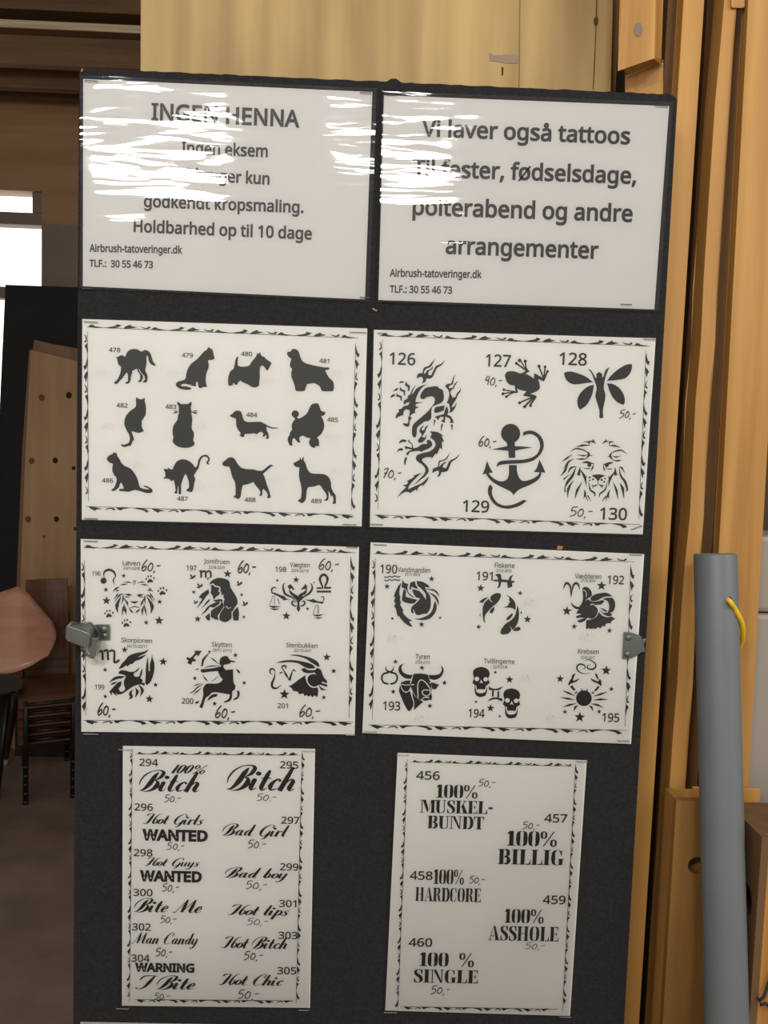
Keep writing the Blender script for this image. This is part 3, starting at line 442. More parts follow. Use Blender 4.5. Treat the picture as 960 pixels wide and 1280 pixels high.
# stencil slab capitals: R rect, p polygon, a ribbon x,y,w
def rc(*b): return ('r',) + b
def pl(t): return ('p', t)
def rb(t): return ('a', t)
STENCIL = {
 '1': (.46, [rc(.12, 0, .33, 1), pl('.0,.8 .12,1 .12,.8'), rc(.02, 0, .43, .06)]),
 '0': (.6, [rb('.24,1,.03 .12,.88,.16 .1,.5,.22 .12,.12,.16 .24,0,.03'), rb('.32,1,.03 .44,.88,.16 .46,.5,.22 .44,.12,.16 .32,0,.03')]),
 '%': (.86, [rb('.17,1,.05 .07,.9,.12 .07,.64,.12 .17,.54,.05 .27,.64,.1 .27,.9,.1 .17,1,.05'), rb('.66,.46,.05 .56,.36,.12 .56,.1,.12 .66,0,.05 .76,.1,.1 .76,.36,.1 .66,.46,.05'), rb('.66,1,.06 .16,0,.06')]),
 'M': (.98, [rc(.06, 0, .12, .94), rc(-.02, 0, .2, .05), rc(-.02, .95, .2, 1), pl('.12,1 .33,1 .53,.25 .45,0'), pl('.55,.3 .5,.12 .68,1 .74,1'), rc(.7, .0, .9, 1), rc(.64, 0, .97, .05), rc(.7, .95, .97, 1)]),
 'U': (.74, [rc(.05, .22, .26, 1), rc(-.02, .95, .33, 1), rb('.155,.24,.21 .2,.07,.16 .33,0,.05'), rb('.38,0,.05 .54,.1,.08 .57,.3,.06 .57,.98,.06'), rc(.46, .95, .68, 1)]),
 'S': (.58, [rb('.46,.7,.05 .42,.93,.08 .27,1,.05'), rb('.24,1,.05 .1,.86,.16 .14,.66,.2 .3,.52,.22 .42,.36,.21 .44,.16,.17 .3,0,.05'), rb('.26,0,.05 .1,.07,.08 .05,.3,.05'), rc(.44, .68, .5, 1), rc(.02, 0, .07, .32)]),
 'K': (.8, [rc(.06, 0, .28, 1), rc(-.01, 0, .35, .05), rc(-.01, .95, .35, 1), pl('.32,.45 .56,.97 .62,.97 .36,.42'), rc(.46, .95, .7, 1), pl('.38,.62 .5,.72 .76,.03 .5,.03'), rc(.44, 0, .8, .05)]),
 'E': (.66, [rc(.06, 0, .28, 1), rc(-.01, 0, .28, .05), rc(-.01, .95, .28, 1), rc(.32, .94, .56, 1), rc(.32, 0, .58, .06), pl('.58,1 .56,.68 .5,.94'), pl('.6,0 .6,.34 .52,.06'), rc(.32, .48, .44, .53), rc(.42, .38, .47, .63)]),
 'L': (.64, [rc(.06, 0, .28, 1), rc(-.01, 0, .28, .05), rc(-.01, .95, .35, 1), rc(.32, 0, .56, .06), pl('.6,0 .6,.38 .5,.06')]),
 '-': (.4, [rc(.04, .38, .32, .54)]),
 'B': (.72, [rc(.06, 0, .28, 1), rc(-.01, 0, .28, .05), rc(-.01, .95, .28, 1), rb('.32,.97,.05 .5,.92,.16 .52,.7,.2 .46,.55,.12 .32,.53,.04'), rb('.32,.5,.04 .5,.45,.14 .56,.24,.22 .48,.06,.14 .32,.025,.05')]),
 'N': (.82, [rc(.06, 0, .12, .96), rc(-.02, 0, .2, .05), rc(-.02, .95, .26, 1), pl('.14,1 .32,1 .68,.02 .58,.0'), rc(.62, .1, .68, 1), rc(.54, .95, .76, 1)]),
 'D': (.74, [rc(.06, 0, .28, 1), rc(-.01, 0, .28, .05), rc(-.01, .95, .28, 1), rb('.32,.97,.05 .48,.93,.14 .58,.7,.21 .59,.3,.21 .48,.07,.14 .32,.03,.05')]),
 'T': (.7, [rc(.22, 0, .44, 1), rc(.14, 0, .52, .05), rc(.02, .94, .2, 1), rc(.46, .94, .64, 1), pl('.0,1 .0,.66 .1,.94'), pl('.66,1 .66,.66 .56,.94')]),
 'I': (.42, [rc(.07, 0, .29, 1), rc(-.01, 0, .37, .05), rc(-.01, .95, .37, 1)]),
 'G': (.72, [rb('.3,1,.04 .14,.86,.16 .11,.5,.22 .14,.14,.16 .3,0,.04'), rb('.36,1,.04 .48,.92,.06 .54,.7,.04'), rc(.52, .66, .57, 1), rc(.42, .02, .62, .4), rc(.38, .38, .68, .43), rb('.36,0,.04 .44,.04,.06')]),
 'H': (.82, [rc(.05, 0, .25, 1), rc(-.01, 0, .31, .05), rc(-.01, .95, .31, 1), rc(.49, 0, .69, 1), rc(.43, 0, .75, .05), rc(.43, .95, .75, 1), rc(.29, .48, .45, .53)]),
 'A': (.76, [pl('.3,1 .42,1 .68,.03 .46,.03'), pl('.26,.9 .3,.97 .1,.03 .05,.03'), rc(-.03, 0, .2, .05), rc(.4, 0, .74, .05), rc(.18, .28, .36, .33)]),
 'R': (.78, [rc(.06, 0, .28, 1), rc(-.01, 0, .35, .05), rc(-.01, .95, .28, 1), rb('.32,.97,.05 .5,.92,.16 .53,.72,.2 .47,.55,.12 .32,.52,.04'), rb('.36,.48,.06 .5,.36,.18 .54,.12,.18 .7,.02,.04')]),
 'C': (.68, [rb('.3,1,.04 .14,.86,.16 .11,.5,.22 .14,.14,.16 .3,0,.04'), rb('.36,1,.04 .48,.92,.06 .54,.7,.04'), rc(.52, .66, .57, 1), rb('.36,0,.04 .48,.08,.06 .56,.32,.04')]),
 'O': (.72, [rb('.29,1,.04 .14,.86,.16 .11,.5,.22 .14,.14,.16 .29,0,.04'), rb('.37,1,.04 .52,.86,.16 .55,.5,.22 .52,.14,.16 .37,0,.04')]),
 ' ': (.55, [])}
def stencil(ink, body, xl, yb, xr, cap):
    ox = 0; L = []
    for ch in body:
        adv, it = STENCIL[ch]
        for e in it:
            if e[0] == 'r': _, a, b_, c, d = e; v = [(a, b_), (c, b_), (c, d), (a, d)]; f = [(0, 1, 2, 3)]
            elif e[0] == 'p': v = parse(e[1]); f = [tuple(range(len(v)))]
            else:
                pts = [tuple(float(q) for q in p.split(',')) for p in e[1].split()]; v, f = ribbon([p[:2] for p in pts], [p[2] for p in pts], 4)
            L.append(([(ox + x, y) for x, y in v], f))
        ox += adv
    xs = [v[0] for s_ in L for v in s_[0]]; fn = bounds_map(xl, yb, xr, cap, min(xs), max(xs))
    for v, f in L:
        V = [fn(x, y, Y_INK) for x, y in v]; F = []
        for q in f:
            n = (V[q[1]] - V[q[0]]).cross(V[q[2]] - V[q[0]]); F.append(q if n.y < 0 else q[::-1])
        ink.add(V, F)
HAND = {'5': (.62, ['.55,1 .12,.93', '.12,.93 .05,.55 .3,.6 .48,.4 .36,.1 .0,-.05']), '0': (.68, ['.36,.8 .1,.55 .08,.15 .3,.0 .52,.25 .5,.65 .3,.78 .2,.72']),
        '6': (.62, ['.5,1.08 .2,.75 .03,.3 .12,.0 .36,.05 .48,.3 .34,.48 .1,.25']), '7': (.55, ['.02,.85 .45,.95 .15,-.05', '.1,.45 .42,.5']), '4': (.6, ['.2,1 .02,.5 .42,.55', '.4,1 .35,.0']),
        ',': (.22, ['.12,.02 .02,-.22']), '-': (.5, ['.08,.5 .48,.56']), '.': (.2, ['.08,.0 .1,-.05'])}
def price(body, xl, yb, xr, h, mat=None, w=.12):
    ink = Ink(); ox = 0; L = []
    for ch in body:
        adv, st = HAND[ch]
        for s_ in st:
            pts = parse(s_); L.append([(ox + x + .12 * y + random.uniform(-.02, .02), y + random.uniform(-.02, .02)) for x, y in pts])
        ox += adv
    xs = [p[0] for l in L for p in l]; fn = bounds_map(xl, yb, xr, h, min(xs), max(xs))
    W = (max(xs) - min(xs)) / max(1, (xr - xl)) * h
    for l in L: ink.rib(l, [w * max(.7, W)] * len(l), fn, Y_INK)
    return ink

# ------------------------------------------------------------------ large structure
PLY_LIGHT = wood('pale_plywood', (.25, .15, .043), (.50, .335, .125), 'Z', rough=.55, fine=.4, blot=.55, lo=.41, hi=.60)
PINE = wood('pine_plank', (.33, .15, .03), (.55, .295, .075), 'Z', rough=.55)
PINE_D = wood('shaded_pine', (.16, .075, .022), (.26, .13, .042), 'Z', rough=.65)  # darker copy of the pine, recess shade put into its colour
PINE_R = wood('reddish_pine', (.31, .14, .03), (.52, .275, .072), 'Z', rough=.6)
WALLW = wood('brown_plywood', (.30, .17, .08), (.42, .25, .125), 'X', knots=2.2, rough=.6, fine=.35, blot=.5, knotcol=(.10, .05, .03))
LOFTW = wood('loft_timber', (.16, .09, .045), (.25, .145, .075), 'X', rough=.7)
EDGEW = wood('plywood_edge', (.62, .48, .28), (.90, .80, .58), 'X', rough=.7, fine=2.0, blot=.15)
GREYW = plain('grey_paint', (.23, .18, .14), .7, var=.1, scale=6)
FLOORM = plain('concrete_floor', (.205, .15, .115), .75, var=.22, scale=5, bump=.2)
BACKY = 3.35
def XZ(px, py, y): p = P(px, py, y); return p.x, p.z
m = MB(); m.box((-5, -5, -.08), (4, 4.2, 0)); struct('floor', m, FLOORM)
m = MB(); m.box((-5, -1.6, 4.3), (4, 4.2, 4.4)); struct('ceiling', m, LOFTW)
m = MB(); m.box((-5.1, -1.6, 0), (-5, 4.2, 4.3)); struct('wall_left', m, WALLW)
# back wall with a window: openings taken from the sides of the panes
xt, zt1 = XZ(39, 239, BACKY); _, zt0 = XZ(39, 265, BACKY); xm, zm1 = XZ(52, 281, BACKY); _, zm0 = XZ(0, 604, BACKY); xl = -3.15
m = MB()
m.box((-5, BACKY, 0), (4, BACKY + .1, zm0)); m.box((-5, BACKY, zt1), (4, BACKY + .1, 4.3)); m.box((-5, BACKY, zm0), (xl, BACKY + .1, zt1)); m.box((xm, BACKY, zm0), (4, BACKY + .1, zt1))
struct('wall_back', m, WALLW)
wr = empty('window_1', (xm, BACKY, zm0), 'bright window in the brown wall at the far left', 'window'); wr['kind'] = 'structure'; del wr['category']
m = MB(); m.box((xl, BACKY + .01, zt0), (xm, BACKY + .09, zm1)); m.box((xt, BACKY + .01, zt0), (xm, BACKY + .09, zt1)); 
_, zb1 = XZ(3, 357, BACKY); _, zb0 = XZ(3, 372, BACKY); m.box((xl, BACKY + .02, zb0), (xm, BACKY + .08, zb1))
m.build('window_frame', GREYW, wr, bevel=.004)
m = MB(); m.box((xl, BACKY + .045, zm0), (xm, BACKY + .05, zt1))
gm = bpy.data.materials.new('window_glass'); gm.use_nodes = True; t = gm.node_tree; t.nodes.clear(); o_ = t.nodes.new('ShaderNodeOutputMaterial'); a_ = t.nodes.new('ShaderNodeBsdfTransparent'); b_ = t.nodes.new('ShaderNodeBsdfGlossy'); x_ = t.nodes.new('ShaderNodeMixShader'); x_.inputs[0].default_value = .06; b_.inputs['Roughness'].default_value = .02
t.links.new(a_.outputs[0], x_.inputs[1]); t.links.new(b_.outputs[0], x_.inputs[2]); t.links.new(x_.outputs[0], o_.inputs[0])
m.build('glass_pane', gm, wr)
x1, z1 = XZ(110, 279, BACKY - .02); _, z0 = XZ(110, 610, BACKY - .02)
m = MB(); m.box((xm + .01, BACKY - .022, zm0), (x1 + .3, BACKY, zm1)); struct('trim_1', m, GREYW)
# loft above the window: plywood deck with its raw edge, joists beneath
LY = 2.87; _, l1 = XZ(90, 28, LY); _, l0 = XZ(90, 38.5, LY)
lf = empty('loft_deck', (-1.5, LY, l0), 'plywood loft deck with raw pale edge above the window', 'loft'); lf['kind'] = 'structure'; del lf['category']
m = MB(); m.box((-4.9, LY, l0), (1.5, BACKY, l1)); m.build('deck_sheet', LOFTW, lf)
m = MB(); m.box((-4.9, LY - .004, l0 + .002), (1.5, LY, l1 - .002)); m.build('raw_edge', EDGEW, lf)
for y0, y1, d in ((LY + .05, LY + .10, .13), (LY + .22, LY + .27, .16), (BACKY - .05, BACKY - .001, .12)):
    m = MB(); m.box((-4.9, y0, l0 - d), (1.5, y1, l0 - .001)); m.build('joist', LOFTW, lf, bevel=.004)
m = MB(); m.box((-4.9, LY + .08, l1 + .09), (1.5, LY + .16, l1 + .30)); struct('trim_2', m, LOFTW)
# partition the timber leans on, right of the opening
xp, _ = XZ(192, 60, .19)
m = MB(); m.box((xp, .19, 0), (3.9, .22, 4.3)); struct('wall_partition', m, wood('gap_shade_boards', (.05, .027, .012), (.09, .05, .022), 'Z', rough=.8))  # near-black boards: shade of the gaps between planks put into the colour

# ------------------------------------------------------------------ display board
BX0, BX1, BZ = -.3268, .2908, 1.9362
board = empty('display_board', (-.018, .02, 0), 'tall black felt-covered display board carrying all the tattoo sheets', 'board')
m = MB(); top = []
n = 120
for i in range(n + 1):
    x = BX0 + (BX1 - BX0) * i / n; e = min(x - BX0, BX1 - x); z = BZ - .0045 * max(0, 1 - e / .006) ** 2 + .0011 * (noise.noise(Vector((x * 60, 3, 1))) + .7 * noise.noise(Vector((x * 190, 7, 2))))
    if abs(x + .0075) < .005: z += .0035
    top.append((x, z))
loop = [(BX0, 0.0)] + [(BX1, 0.0)] + top[::-1]
m.prism([(x, 0, z) for x, z in loop], [(x, .034, z) for x, z in loop]); m.build('felt_panel', FELT, board)
CHIP = plain('bare_wood_chip', (.33, .16, .06), .8)
for pts, y in (([(696, 686.8), (697, 682), (704, 683), (702, 687.5)], -.0009), ([(464.5, 385.5), (467, 385), (472, 388), (470.5, 389.5), (466.5, 387.5)], -.0015), ([(101.5, 86), (104, 85.5), (103.5, 89), (101, 90.5)], -.0012)):
    m = MB(); m.prism([P(a, b_, y) for a, b_ in pts], [P(a, b_, .0005) for a, b_ in pts]); m.build('splinter', CHIP, board)['label'] = 'bare wood splinter through the felt'
# toggle latch on the left edge
la = MB(); f = [(119, 780.3), (136.8, 780.3), (137, 799.6), (122, 800)]; la.prism([P(a, b_, -.0045) for a, b_ in f], [P(a, b_, -.0028) for a, b_ in f])
LA = la.build('latch', STEEL, board, bevel=.0004); LA['label'] = 'steel toggle latch on the left edge'
m = MB(); fr = [(82.5, 783.8), (86, 782.6), (111, 791.5), (113, 795), (110.5, 808.5), (107.5, 810.3), (84, 801.5), (81.8, 798)]; bk = [(88, 777), (92, 776.8), (116, 779), (121, 783), (121, 797), (117, 799), (92, 797), (88, 794)]
m.prism([P(a, b_, -.026) for a, b_ in fr], [P(a, b_, -.004) for a, b_ in bk]); m.build('lever', STEEL, LA, bevel=.0006)
m = MB(); m.tube([P(100, 781, -.019), P(113, 778.2, -.016), P(121, 786.5, -.011), P(124.3, 794.5, -.009)], .0012, 8); m.tube([P(123.5, 795.5, -.011), P(120.5, 806, -.017), P(117.6, 820.5, -.021), P(115.5, 822.2, -.021), P(108, 818, -.019), P(102.5, 812.5, -.015)], .0014, 8); m.build('wire_loop', STEEL, LA, smooth=True)
m = MB(); fr = [(112.5, 797), (122, 797.5), (118.5, 818), (114, 820.5), (110, 812)]; m.prism([P(a, b_, -.0215) for a, b_ in fr], [P(a, b_, -.0195) for a, b_ in fr]); m.build('hook_plate', STEEL, LA, bevel=.0005)
def rivet(px, py, y, r, par):
    c = P(px, py, y); m = MB(); rings = []
    for k in range(5):
        a = k / 4 * math.pi / 2; rings.append([(c.x + r * math.cos(a) * math.cos(t * math.pi / 6), c.y - r * .6 * math.sin(a), c.z + r * math.cos(a) * math.sin(t * math.pi / 6)) for t in range(12)])
    m.add([p for g in rings for p in g], [(k * 12 + t, k * 12 + (t + 1) % 12, (k + 1) * 12 + (t + 1) % 12, (k + 1) * 12 + t) for k in range(4) for t in range(12)]); m.build('rivet', STEEL, par, smooth=True)
rivet(130, 786.5, -.0045, .0042, LA); rivet(131, 794.5, -.0045, .0032, LA)
# keeper plate on the right edge
f = [(779.7, 789.7), (789, 790.4), (797, 793), (801.5, 795.5), (803.5, 800.6), (801.2, 808), (800.5, 816.7), (794, 820.5), (785.5, 823.6), (777.9, 823.2)]
m = MB(); m.prism([P(a, b_, -.0045) for a, b_ in f], [P(a, b_, -.0028) for a, b_ in f]); HA = m.build('keeper_plate', STEEL, board, bevel=.0005); HA['label'] = 'steel keeper plate with two rivets on the right edge'
m = MB(); f = [(800, 801.5), (807, 797.5), (808, 800), (804.5, 805.5), (807, 815), (800, 816)]; m.prism([P(a, b_, -.0042) for a, b_ in f], [P(a, b_, .004) for a, b_ in f]); m.build('strike_hook', STEEL, HA, bevel=.0006)
rivet(785.6, 797, -.0045, .0036, HA); rivet(784.4, 817.8, -.0045, .0036, HA)

# ------------------------------------------------------------------ timber around the board
def lean(name, label, r0, r1, y, th, z0, z1, mat, bevel=.0015, cat='plank', group=None, jag=0.0):
    """upright piece: px edges (row, xl, xr) at two rows of its front face, carried straight on to z0 and z1"""
    A, B = [P(r0[1], r0[0], y), P(r0[2], r0[0], y)], [P(r1[1], r1[0], y), P(r1[2], r1[0], y)]
    def at(i, z): s = (z - A[i].z) / (B[i].z - A[i].z); return A[i].x + (B[i].x - A[i].x) * s
    nz = 40 if jag else 1; L = []; Rr = []
    for k in range(nz + 1):
        z = z0 + (z1 - z0) * k / nz; L.append((at(0, z) + (jag * noise.noise(Vector((z * 9, y * 50, 3))) if jag else 0), z)); Rr.append((at(1, z), z))
    loop = L[:1] + Rr + L[:0:-1]
    c = (at(0, z0) + at(1, z0)) / 2; root_loc = Vector((c, y, z0)); m = MB()
    m.prism([(x, y, z) for x, z in loop], [(x, y + th, z) for x, z in loop])
    me_off = root_loc; m.v = [tuple(Vector(v) - me_off) for v in m.v]
    o = m.build(name, mat, None, bevel=bevel); o.location = root_loc
    return tag(o, label, cat, group)
lean('plywood_sheet', 'broad pale plywood sheet behind the top of the board', (0, 177, 764.5), (100, 176.5, 762), .085, .012, 1.5, 2.55, PLY_LIGHT, cat='sheet of plywood')
psh = [o for o in COL.objects if o.name == 'plywood_sheet'][0]
def stain(name, px, mt, y=.0845):
    c = [P(a, b_, y) for a, b_ in px]; m = MB(); m.prism(c, [p + Vector((0, .0004, 0)) for p in c]); return m.build(name, mt, psh)
CRK = plain('crack_dark', (.06, .035, .012), .9)
stain('crack', [(745.6, -10), (747, -10), (746.2, 20), (748, 24), (747.5, 30), (745.5, 33), (744.5, 60), (743.5, 85), (742, 112), (741, 112), (742.3, 84), (743.6, 58), (744.6, 33), (742.5, 30), (742, 24), (744.8, 20)], CRK)
stain('crack', [(649.6, -10), (650.6, -10), (649.4, 110), (648.4, 110)], plain('seam_brown', (.20, .12, .04), .8))
stain('smear', [(611, 66), (618, 69), (636, 68), (649, 69), (648, 79), (632, 79), (622, 77), (613, 76)], plain('grey_smear', (.26, .20, .125), .7))
stain('crack', [(627, 83), (629.5, 84), (629, 94), (627, 94.5)], CRK)
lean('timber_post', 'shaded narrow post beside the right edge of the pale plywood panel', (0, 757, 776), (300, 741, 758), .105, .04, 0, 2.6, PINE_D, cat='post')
def chunk(name, label, fr, yf, bk, yb, mat, cat='block', bevel=.002):
    c = P(*fr[0], yf); m = MB(); m.prism([P(a, b_, yf) - c for a, b_ in fr], [P(a, b_, yb) - c for a, b_ in bk]); o = m.build(name, mat, None, bevel=bevel); o.location = c; return tag(o, label, cat)
blk = chunk('timber_block', 'knotty timber end sawn at a slant above the top right corner of the board', [(774.6, 85.5), (815.7, 71), (818.5, -70), (777.5, -70)], .035, [(783.6, 94), (826, 77.5), (829, -70), (787, -70)], .062, PINE)
c = P(798, 37, .0345); kn = MB(); kn.add([(0, 0, 0)] + [(.0045 * math.cos(a * .4), 0, .0075 * math.sin(a * .4)) for a in range(16)], [(0, (i + 1) % 16 + 1, i + 1) for i in range(16)]); kn.v = [tuple(Vector(v) + c) for v in kn.v]; kn.build('knot', plain('grey_knot', (.20, .15, .11), .7), blk)
chunk('timber_block', 'short timber stub under the slanted sawn end, behind the board corner', [(783, 132), (826.5, 132), (827, 78), (783.5, 93.5)], .068, [(783, 132), (826.5, 132), (827, 78), (783.5, 93.5)], .09, PINE)
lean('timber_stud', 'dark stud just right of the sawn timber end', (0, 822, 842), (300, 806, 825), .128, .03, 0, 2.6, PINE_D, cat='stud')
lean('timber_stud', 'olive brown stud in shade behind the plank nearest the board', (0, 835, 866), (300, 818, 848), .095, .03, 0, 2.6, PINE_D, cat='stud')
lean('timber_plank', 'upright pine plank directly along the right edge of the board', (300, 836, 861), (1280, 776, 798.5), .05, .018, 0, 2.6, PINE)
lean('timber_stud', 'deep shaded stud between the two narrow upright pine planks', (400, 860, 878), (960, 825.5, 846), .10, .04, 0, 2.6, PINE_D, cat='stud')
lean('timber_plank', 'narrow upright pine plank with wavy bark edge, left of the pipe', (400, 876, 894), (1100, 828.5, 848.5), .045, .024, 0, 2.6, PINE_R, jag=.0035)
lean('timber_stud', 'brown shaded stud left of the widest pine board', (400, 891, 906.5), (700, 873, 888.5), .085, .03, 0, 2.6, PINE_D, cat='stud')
lean('timber_plank', 'widest pine board, behind the grey pipe', (200, 925, 979), (740, 896, 949), .04, .014, 0, 2.6, PINE)
f = [(914.5, -70), (933, -70), (931, 10.5), (913.5, 10.5)]
chunk('timber_block', 'square timber end with dark underside at the top between two planks', f, .042, [(a - 3, b_ + 0) for a, b_ in f], .10, PINE)
STK = plain('pale_grey_plastic', (.30, .268, .235), .5, var=.05, scale=8)
for nm, lb, r0, r1 in (('storage_box', 'upper pale grey box at the right edge behind the pine board', 669, 764), ('storage_box', 'lower pale grey box at the right edge under the other', 767, 1500)):
    fr = [(934, r1), (1090, r1 + 6), (1090, r0 + 6), (934, r0)]; yf = .066
    pts = [P(a, b_, yf) for a, b_ in fr]; zb = max(0.0, min(p.z for p in pts)); zt = max(p.z for p in pts); xa = P(934, 700, yf).x; xb = pts[1].x
    if r0 > 700: zb = 0
    m = MB(); m.box((0, 0, 0), (xb - xa, .085, zt - zb)); o = m.build(nm, STK, None, bevel=.006); o.location = (xa, yf, zb); tag(o, lb, 'box')
# ------------------------------------------------------------------ upright boxes with hand holes
def holed(mb, outer, hole, off):
    loops = [[Vector(p) for p in outer], [Vector(p) for p in hole]]; tri = cap_tris(loops); V = loops[0] + loops[1]; n = len(outer); k = len(hole)
    nrm = off.normalized()
    F = []
    for t in tri:
        a, b_, c = [V[i] for i in t]; F.append(t if (b_ - a).cross(c - a).dot(nrm) < 0 else (t[0], t[2], t[1]))
    N = len(V); mb.add(V + [v + off for v in V], F + [tuple(i + N for i in (t[0], t[2], t[1])) for t in F] + [(i, (i + 1) % n, (i + 1) % n + N, i + N) for i in range(n)] + [(n + i, n + i + N, n + (i + 1) % k + N, n + (i + 1) % k) for i in range(k)])
def oval(c, ru, rv, u, v, n=20): return [c + u * (ru * math.cos(2 * math.pi * i / n)) + v * (rv * math.sin(2 * math.pi * i / n)) for i in range(n)]
UX, UY, UZ = Vector((1, 0, 0)), Vector((0, 1, 0)), Vector((0, 0, 1))
a = P(845.5, 1000.5, .0); zt = a.z; x0 = a.x; x1 = P(924, 1003, 0).x
c1 = empty('plywood_box', ((x0 + x1) / 2, .012, 0), 'upright plywood box with round hand hole, left of and behind the grey pipe', 'box')
m = MB(); h = P(872, 1082, 0); holed(m, [(x0, 0, 0), (x1, 0, 0), (x1, 0, zt), (x0, 0, zt)], oval(h, .011, .010, UX, UZ), Vector((0, .009, 0))); m.build('front_panel', wood('crate_ply', (.19, .085, .017), (.34, .18, .045), 'Z', fine=.5, blot=.55, lo=.4, hi=.6), c1)
m = MB(); m.box((x0, .009, 0), (x0 + .006, .032, zt)); m.box((x1 - .006, .009, 0), (x1, .032, zt)); m.box((x0 + .006, .026, 0), (x1 - .006, .032, zt)); m.box((x0 + .006, .009, zt - .006), (x1 - .006, .026, zt)); m.build('carcass', PINE_R, c1)
a = P(866, 984, .034); b2 = P(951, 990, .034)
m = MB(); m.box((0, 0, 0), (b2.x - a.x, .004, a.z)); o = m.build('timber_plank', PINE, None, bevel=.001); o.location = (a.x, .034, 0); tag(o, 'low wide board end behind the plywood box, peeping out both sides of the pipe', 'plank')
a = P(952.5, 1046, -.055); zt = a.z; x0 = a.x
c2 = empty('wooden_box', (x0 + .1, -.02, 0), 'reddish wooden box at the lower right corner with hand hole in its side', 'box')
m = MB(); m.box((x0 + .008, -.055, 0), (x0 + .20, -.047, zt)); m.build('front_panel', wood('orange_pine', (.32, .12, .024), (.52, .25, .06), 'Z', knots=5, rough=.5), c2, bevel=.001)
m = MB(); hy = .0; hz = P(942, 1118, -.02).z; holed(m, [(x0, -.055, 0), (x0, .028, 0), (x0, .028, zt), (x0, -.055, zt)], oval(Vector((x0, -.030, hz)), .014, .019, UY, UZ), Vector((.008, 0, 0))); m.build('side_panel', wood('shaded_side', (.09, .045, .018), (.16, .085, .035), 'Z'), c2)  # darker wood, the shade on this side is put into the colour
m = MB(); m.box((x0 + .008, .020, 0), (x0 + .20, .028, zt)); m.box((x0 + .19, -.047, 0), (x0 + .20, .020, zt)); m.box((x0 + .008, -.047, zt - .008), (x0 + .19, .020, zt)); m.build('carcass', wood('shaded_side', (.09, .045, .018), (.16, .085, .035), 'Z'), c2)
BLK = plain('black_cord', (.02, .02, .02), .8)
m = MB(); m.tube([P(972, 1205, -.058), P(962, 1225, -.058), P(955, 1246, -.059), P(949, 1251, -.060), P(951, 1256, -.061), P(957, 1254, -.060), P(966, 1262, -.058)], .0016, 8); m.tube([P(949, 1250, -.058), P(942, 1240, -.046), P(937, 1205, -.030), P(936, 1180, -.02)], .0013, 8)
tag(m.build('knotted_cord', BLK, None, smooth=True), 'thin black knotted cord on the reddish box at the lower right', 'cord')

# ------------------------------------------------------------------ pipe with yellow cord
PT = P(894, 692, .003); PL = P(908.5, 1280, -.05); d = (PL - PT); PB = PT + d * (PT.z / -d.z); PR_ = .0222
m = MB(); axd = (PB - PT).normalized(); ua = axd.cross(Vector((0, 1, 0))).normalized(); ub = axd.cross(ua).normalized(); nn = 40; rings = []
for c, r in ((PB, PR_), (PT + axd * .0025, PR_), (PT + axd * .0006, PR_ - .0006), (PT, PR_ - .0016), (PT + axd * .0004, PR_ - .0030), (PB, PR_ - .0030)):
    rings.append([c - PB + (ua * math.cos(2 * math.pi * k / nn) + ub * math.sin(2 * math.pi * k / nn)) * r for k in range(nn)])
m.add([q for g in rings for q in g], [(i * nn + k, (i + 1) * nn + k, (i + 1) * nn + (k + 1) % nn, i * nn + (k + 1) % nn) for i in range(len(rings) - 1) for k in range(nn)])
pipe = m.build('plastic_pipe', plain('grey_pvc', (.135, .15, .16), .45, var=.05, scale=14), None, smooth=True); pipe.location = PB; tag(pipe, 'tall grey plastic pipe leaning in front of the pine planks, yellow cord through it', 'pipe')
ycen = P(911, 749, .003)
def on_pipe(px, py, extra):
    """where the sight line through a pixel meets the pipe wall, lifted by extra"""
    o_, d_ = CAM, ray(px, py).normalized(); w = o_ - PT; dd = d_ - axd * d_.dot(axd); ww = w - axd * w.dot(axd); r = PR_ + extra
    A, B, C_ = dd.dot(dd), 2 * dd.dot(ww), ww.dot(ww) - r * r; D = B * B - 4 * A * C_
    return o_ + d_ * ((-B - math.sqrt(max(D, 0))) / (2 * A))
hc = on_pipe(912.3, 749.5, .0003); nrm = (hc - PT); nrm -= axd * nrm.dot(axd); nrm.normalize(); hu = axd; hv = nrm.cross(hu)
m = MB(); ring = oval(hc, .0032, .0026, hu, hv, 16); m.prism(ring, [p - nrm * .0015 for p in ring]); m.build('drill_hole', plain('hole_black', (.01, .01, .01), .9), pipe)
pts = [on_pipe(911.3, 750, .0) - nrm * .002, on_pipe(911.3, 750.5, .0022), on_pipe(914.5, 755, .0028)] + [P(918.6, 761, -.0235), P(923.3, 769.5, -.022), P(926.9, 778, -.018), P(928.6, 786.5, -.013), P(928.4, 795, -.007), P(926.6, 803, .001), P(923.0, 811, .008)]
q = []
for i in range(len(pts) - 1):
    p0, p1, p2, p3 = pts[max(i - 1, 0)], pts[i], pts[i + 1], pts[min(i + 2, len(pts) - 1)]
    for k in range(4):
        t_ = k / 4; q.append(.5 * ((2 * p1) + (p2 - p0) * t_ + (2 * p0 - 5 * p1 + 4 * p2 - p3) * t_ * t_ + (3 * p1 - p0 - 3 * p2 + p3) * t_ ** 3))
q.append(pts[-1])
m = MB(); m.tube(q, .0027, 10); tag(m.build('cord', plain('yellow_nylon', (.80, .52, .012), .45), None, smooth=True), 'short yellow cord looping out of the hole in the grey pipe', 'cord')

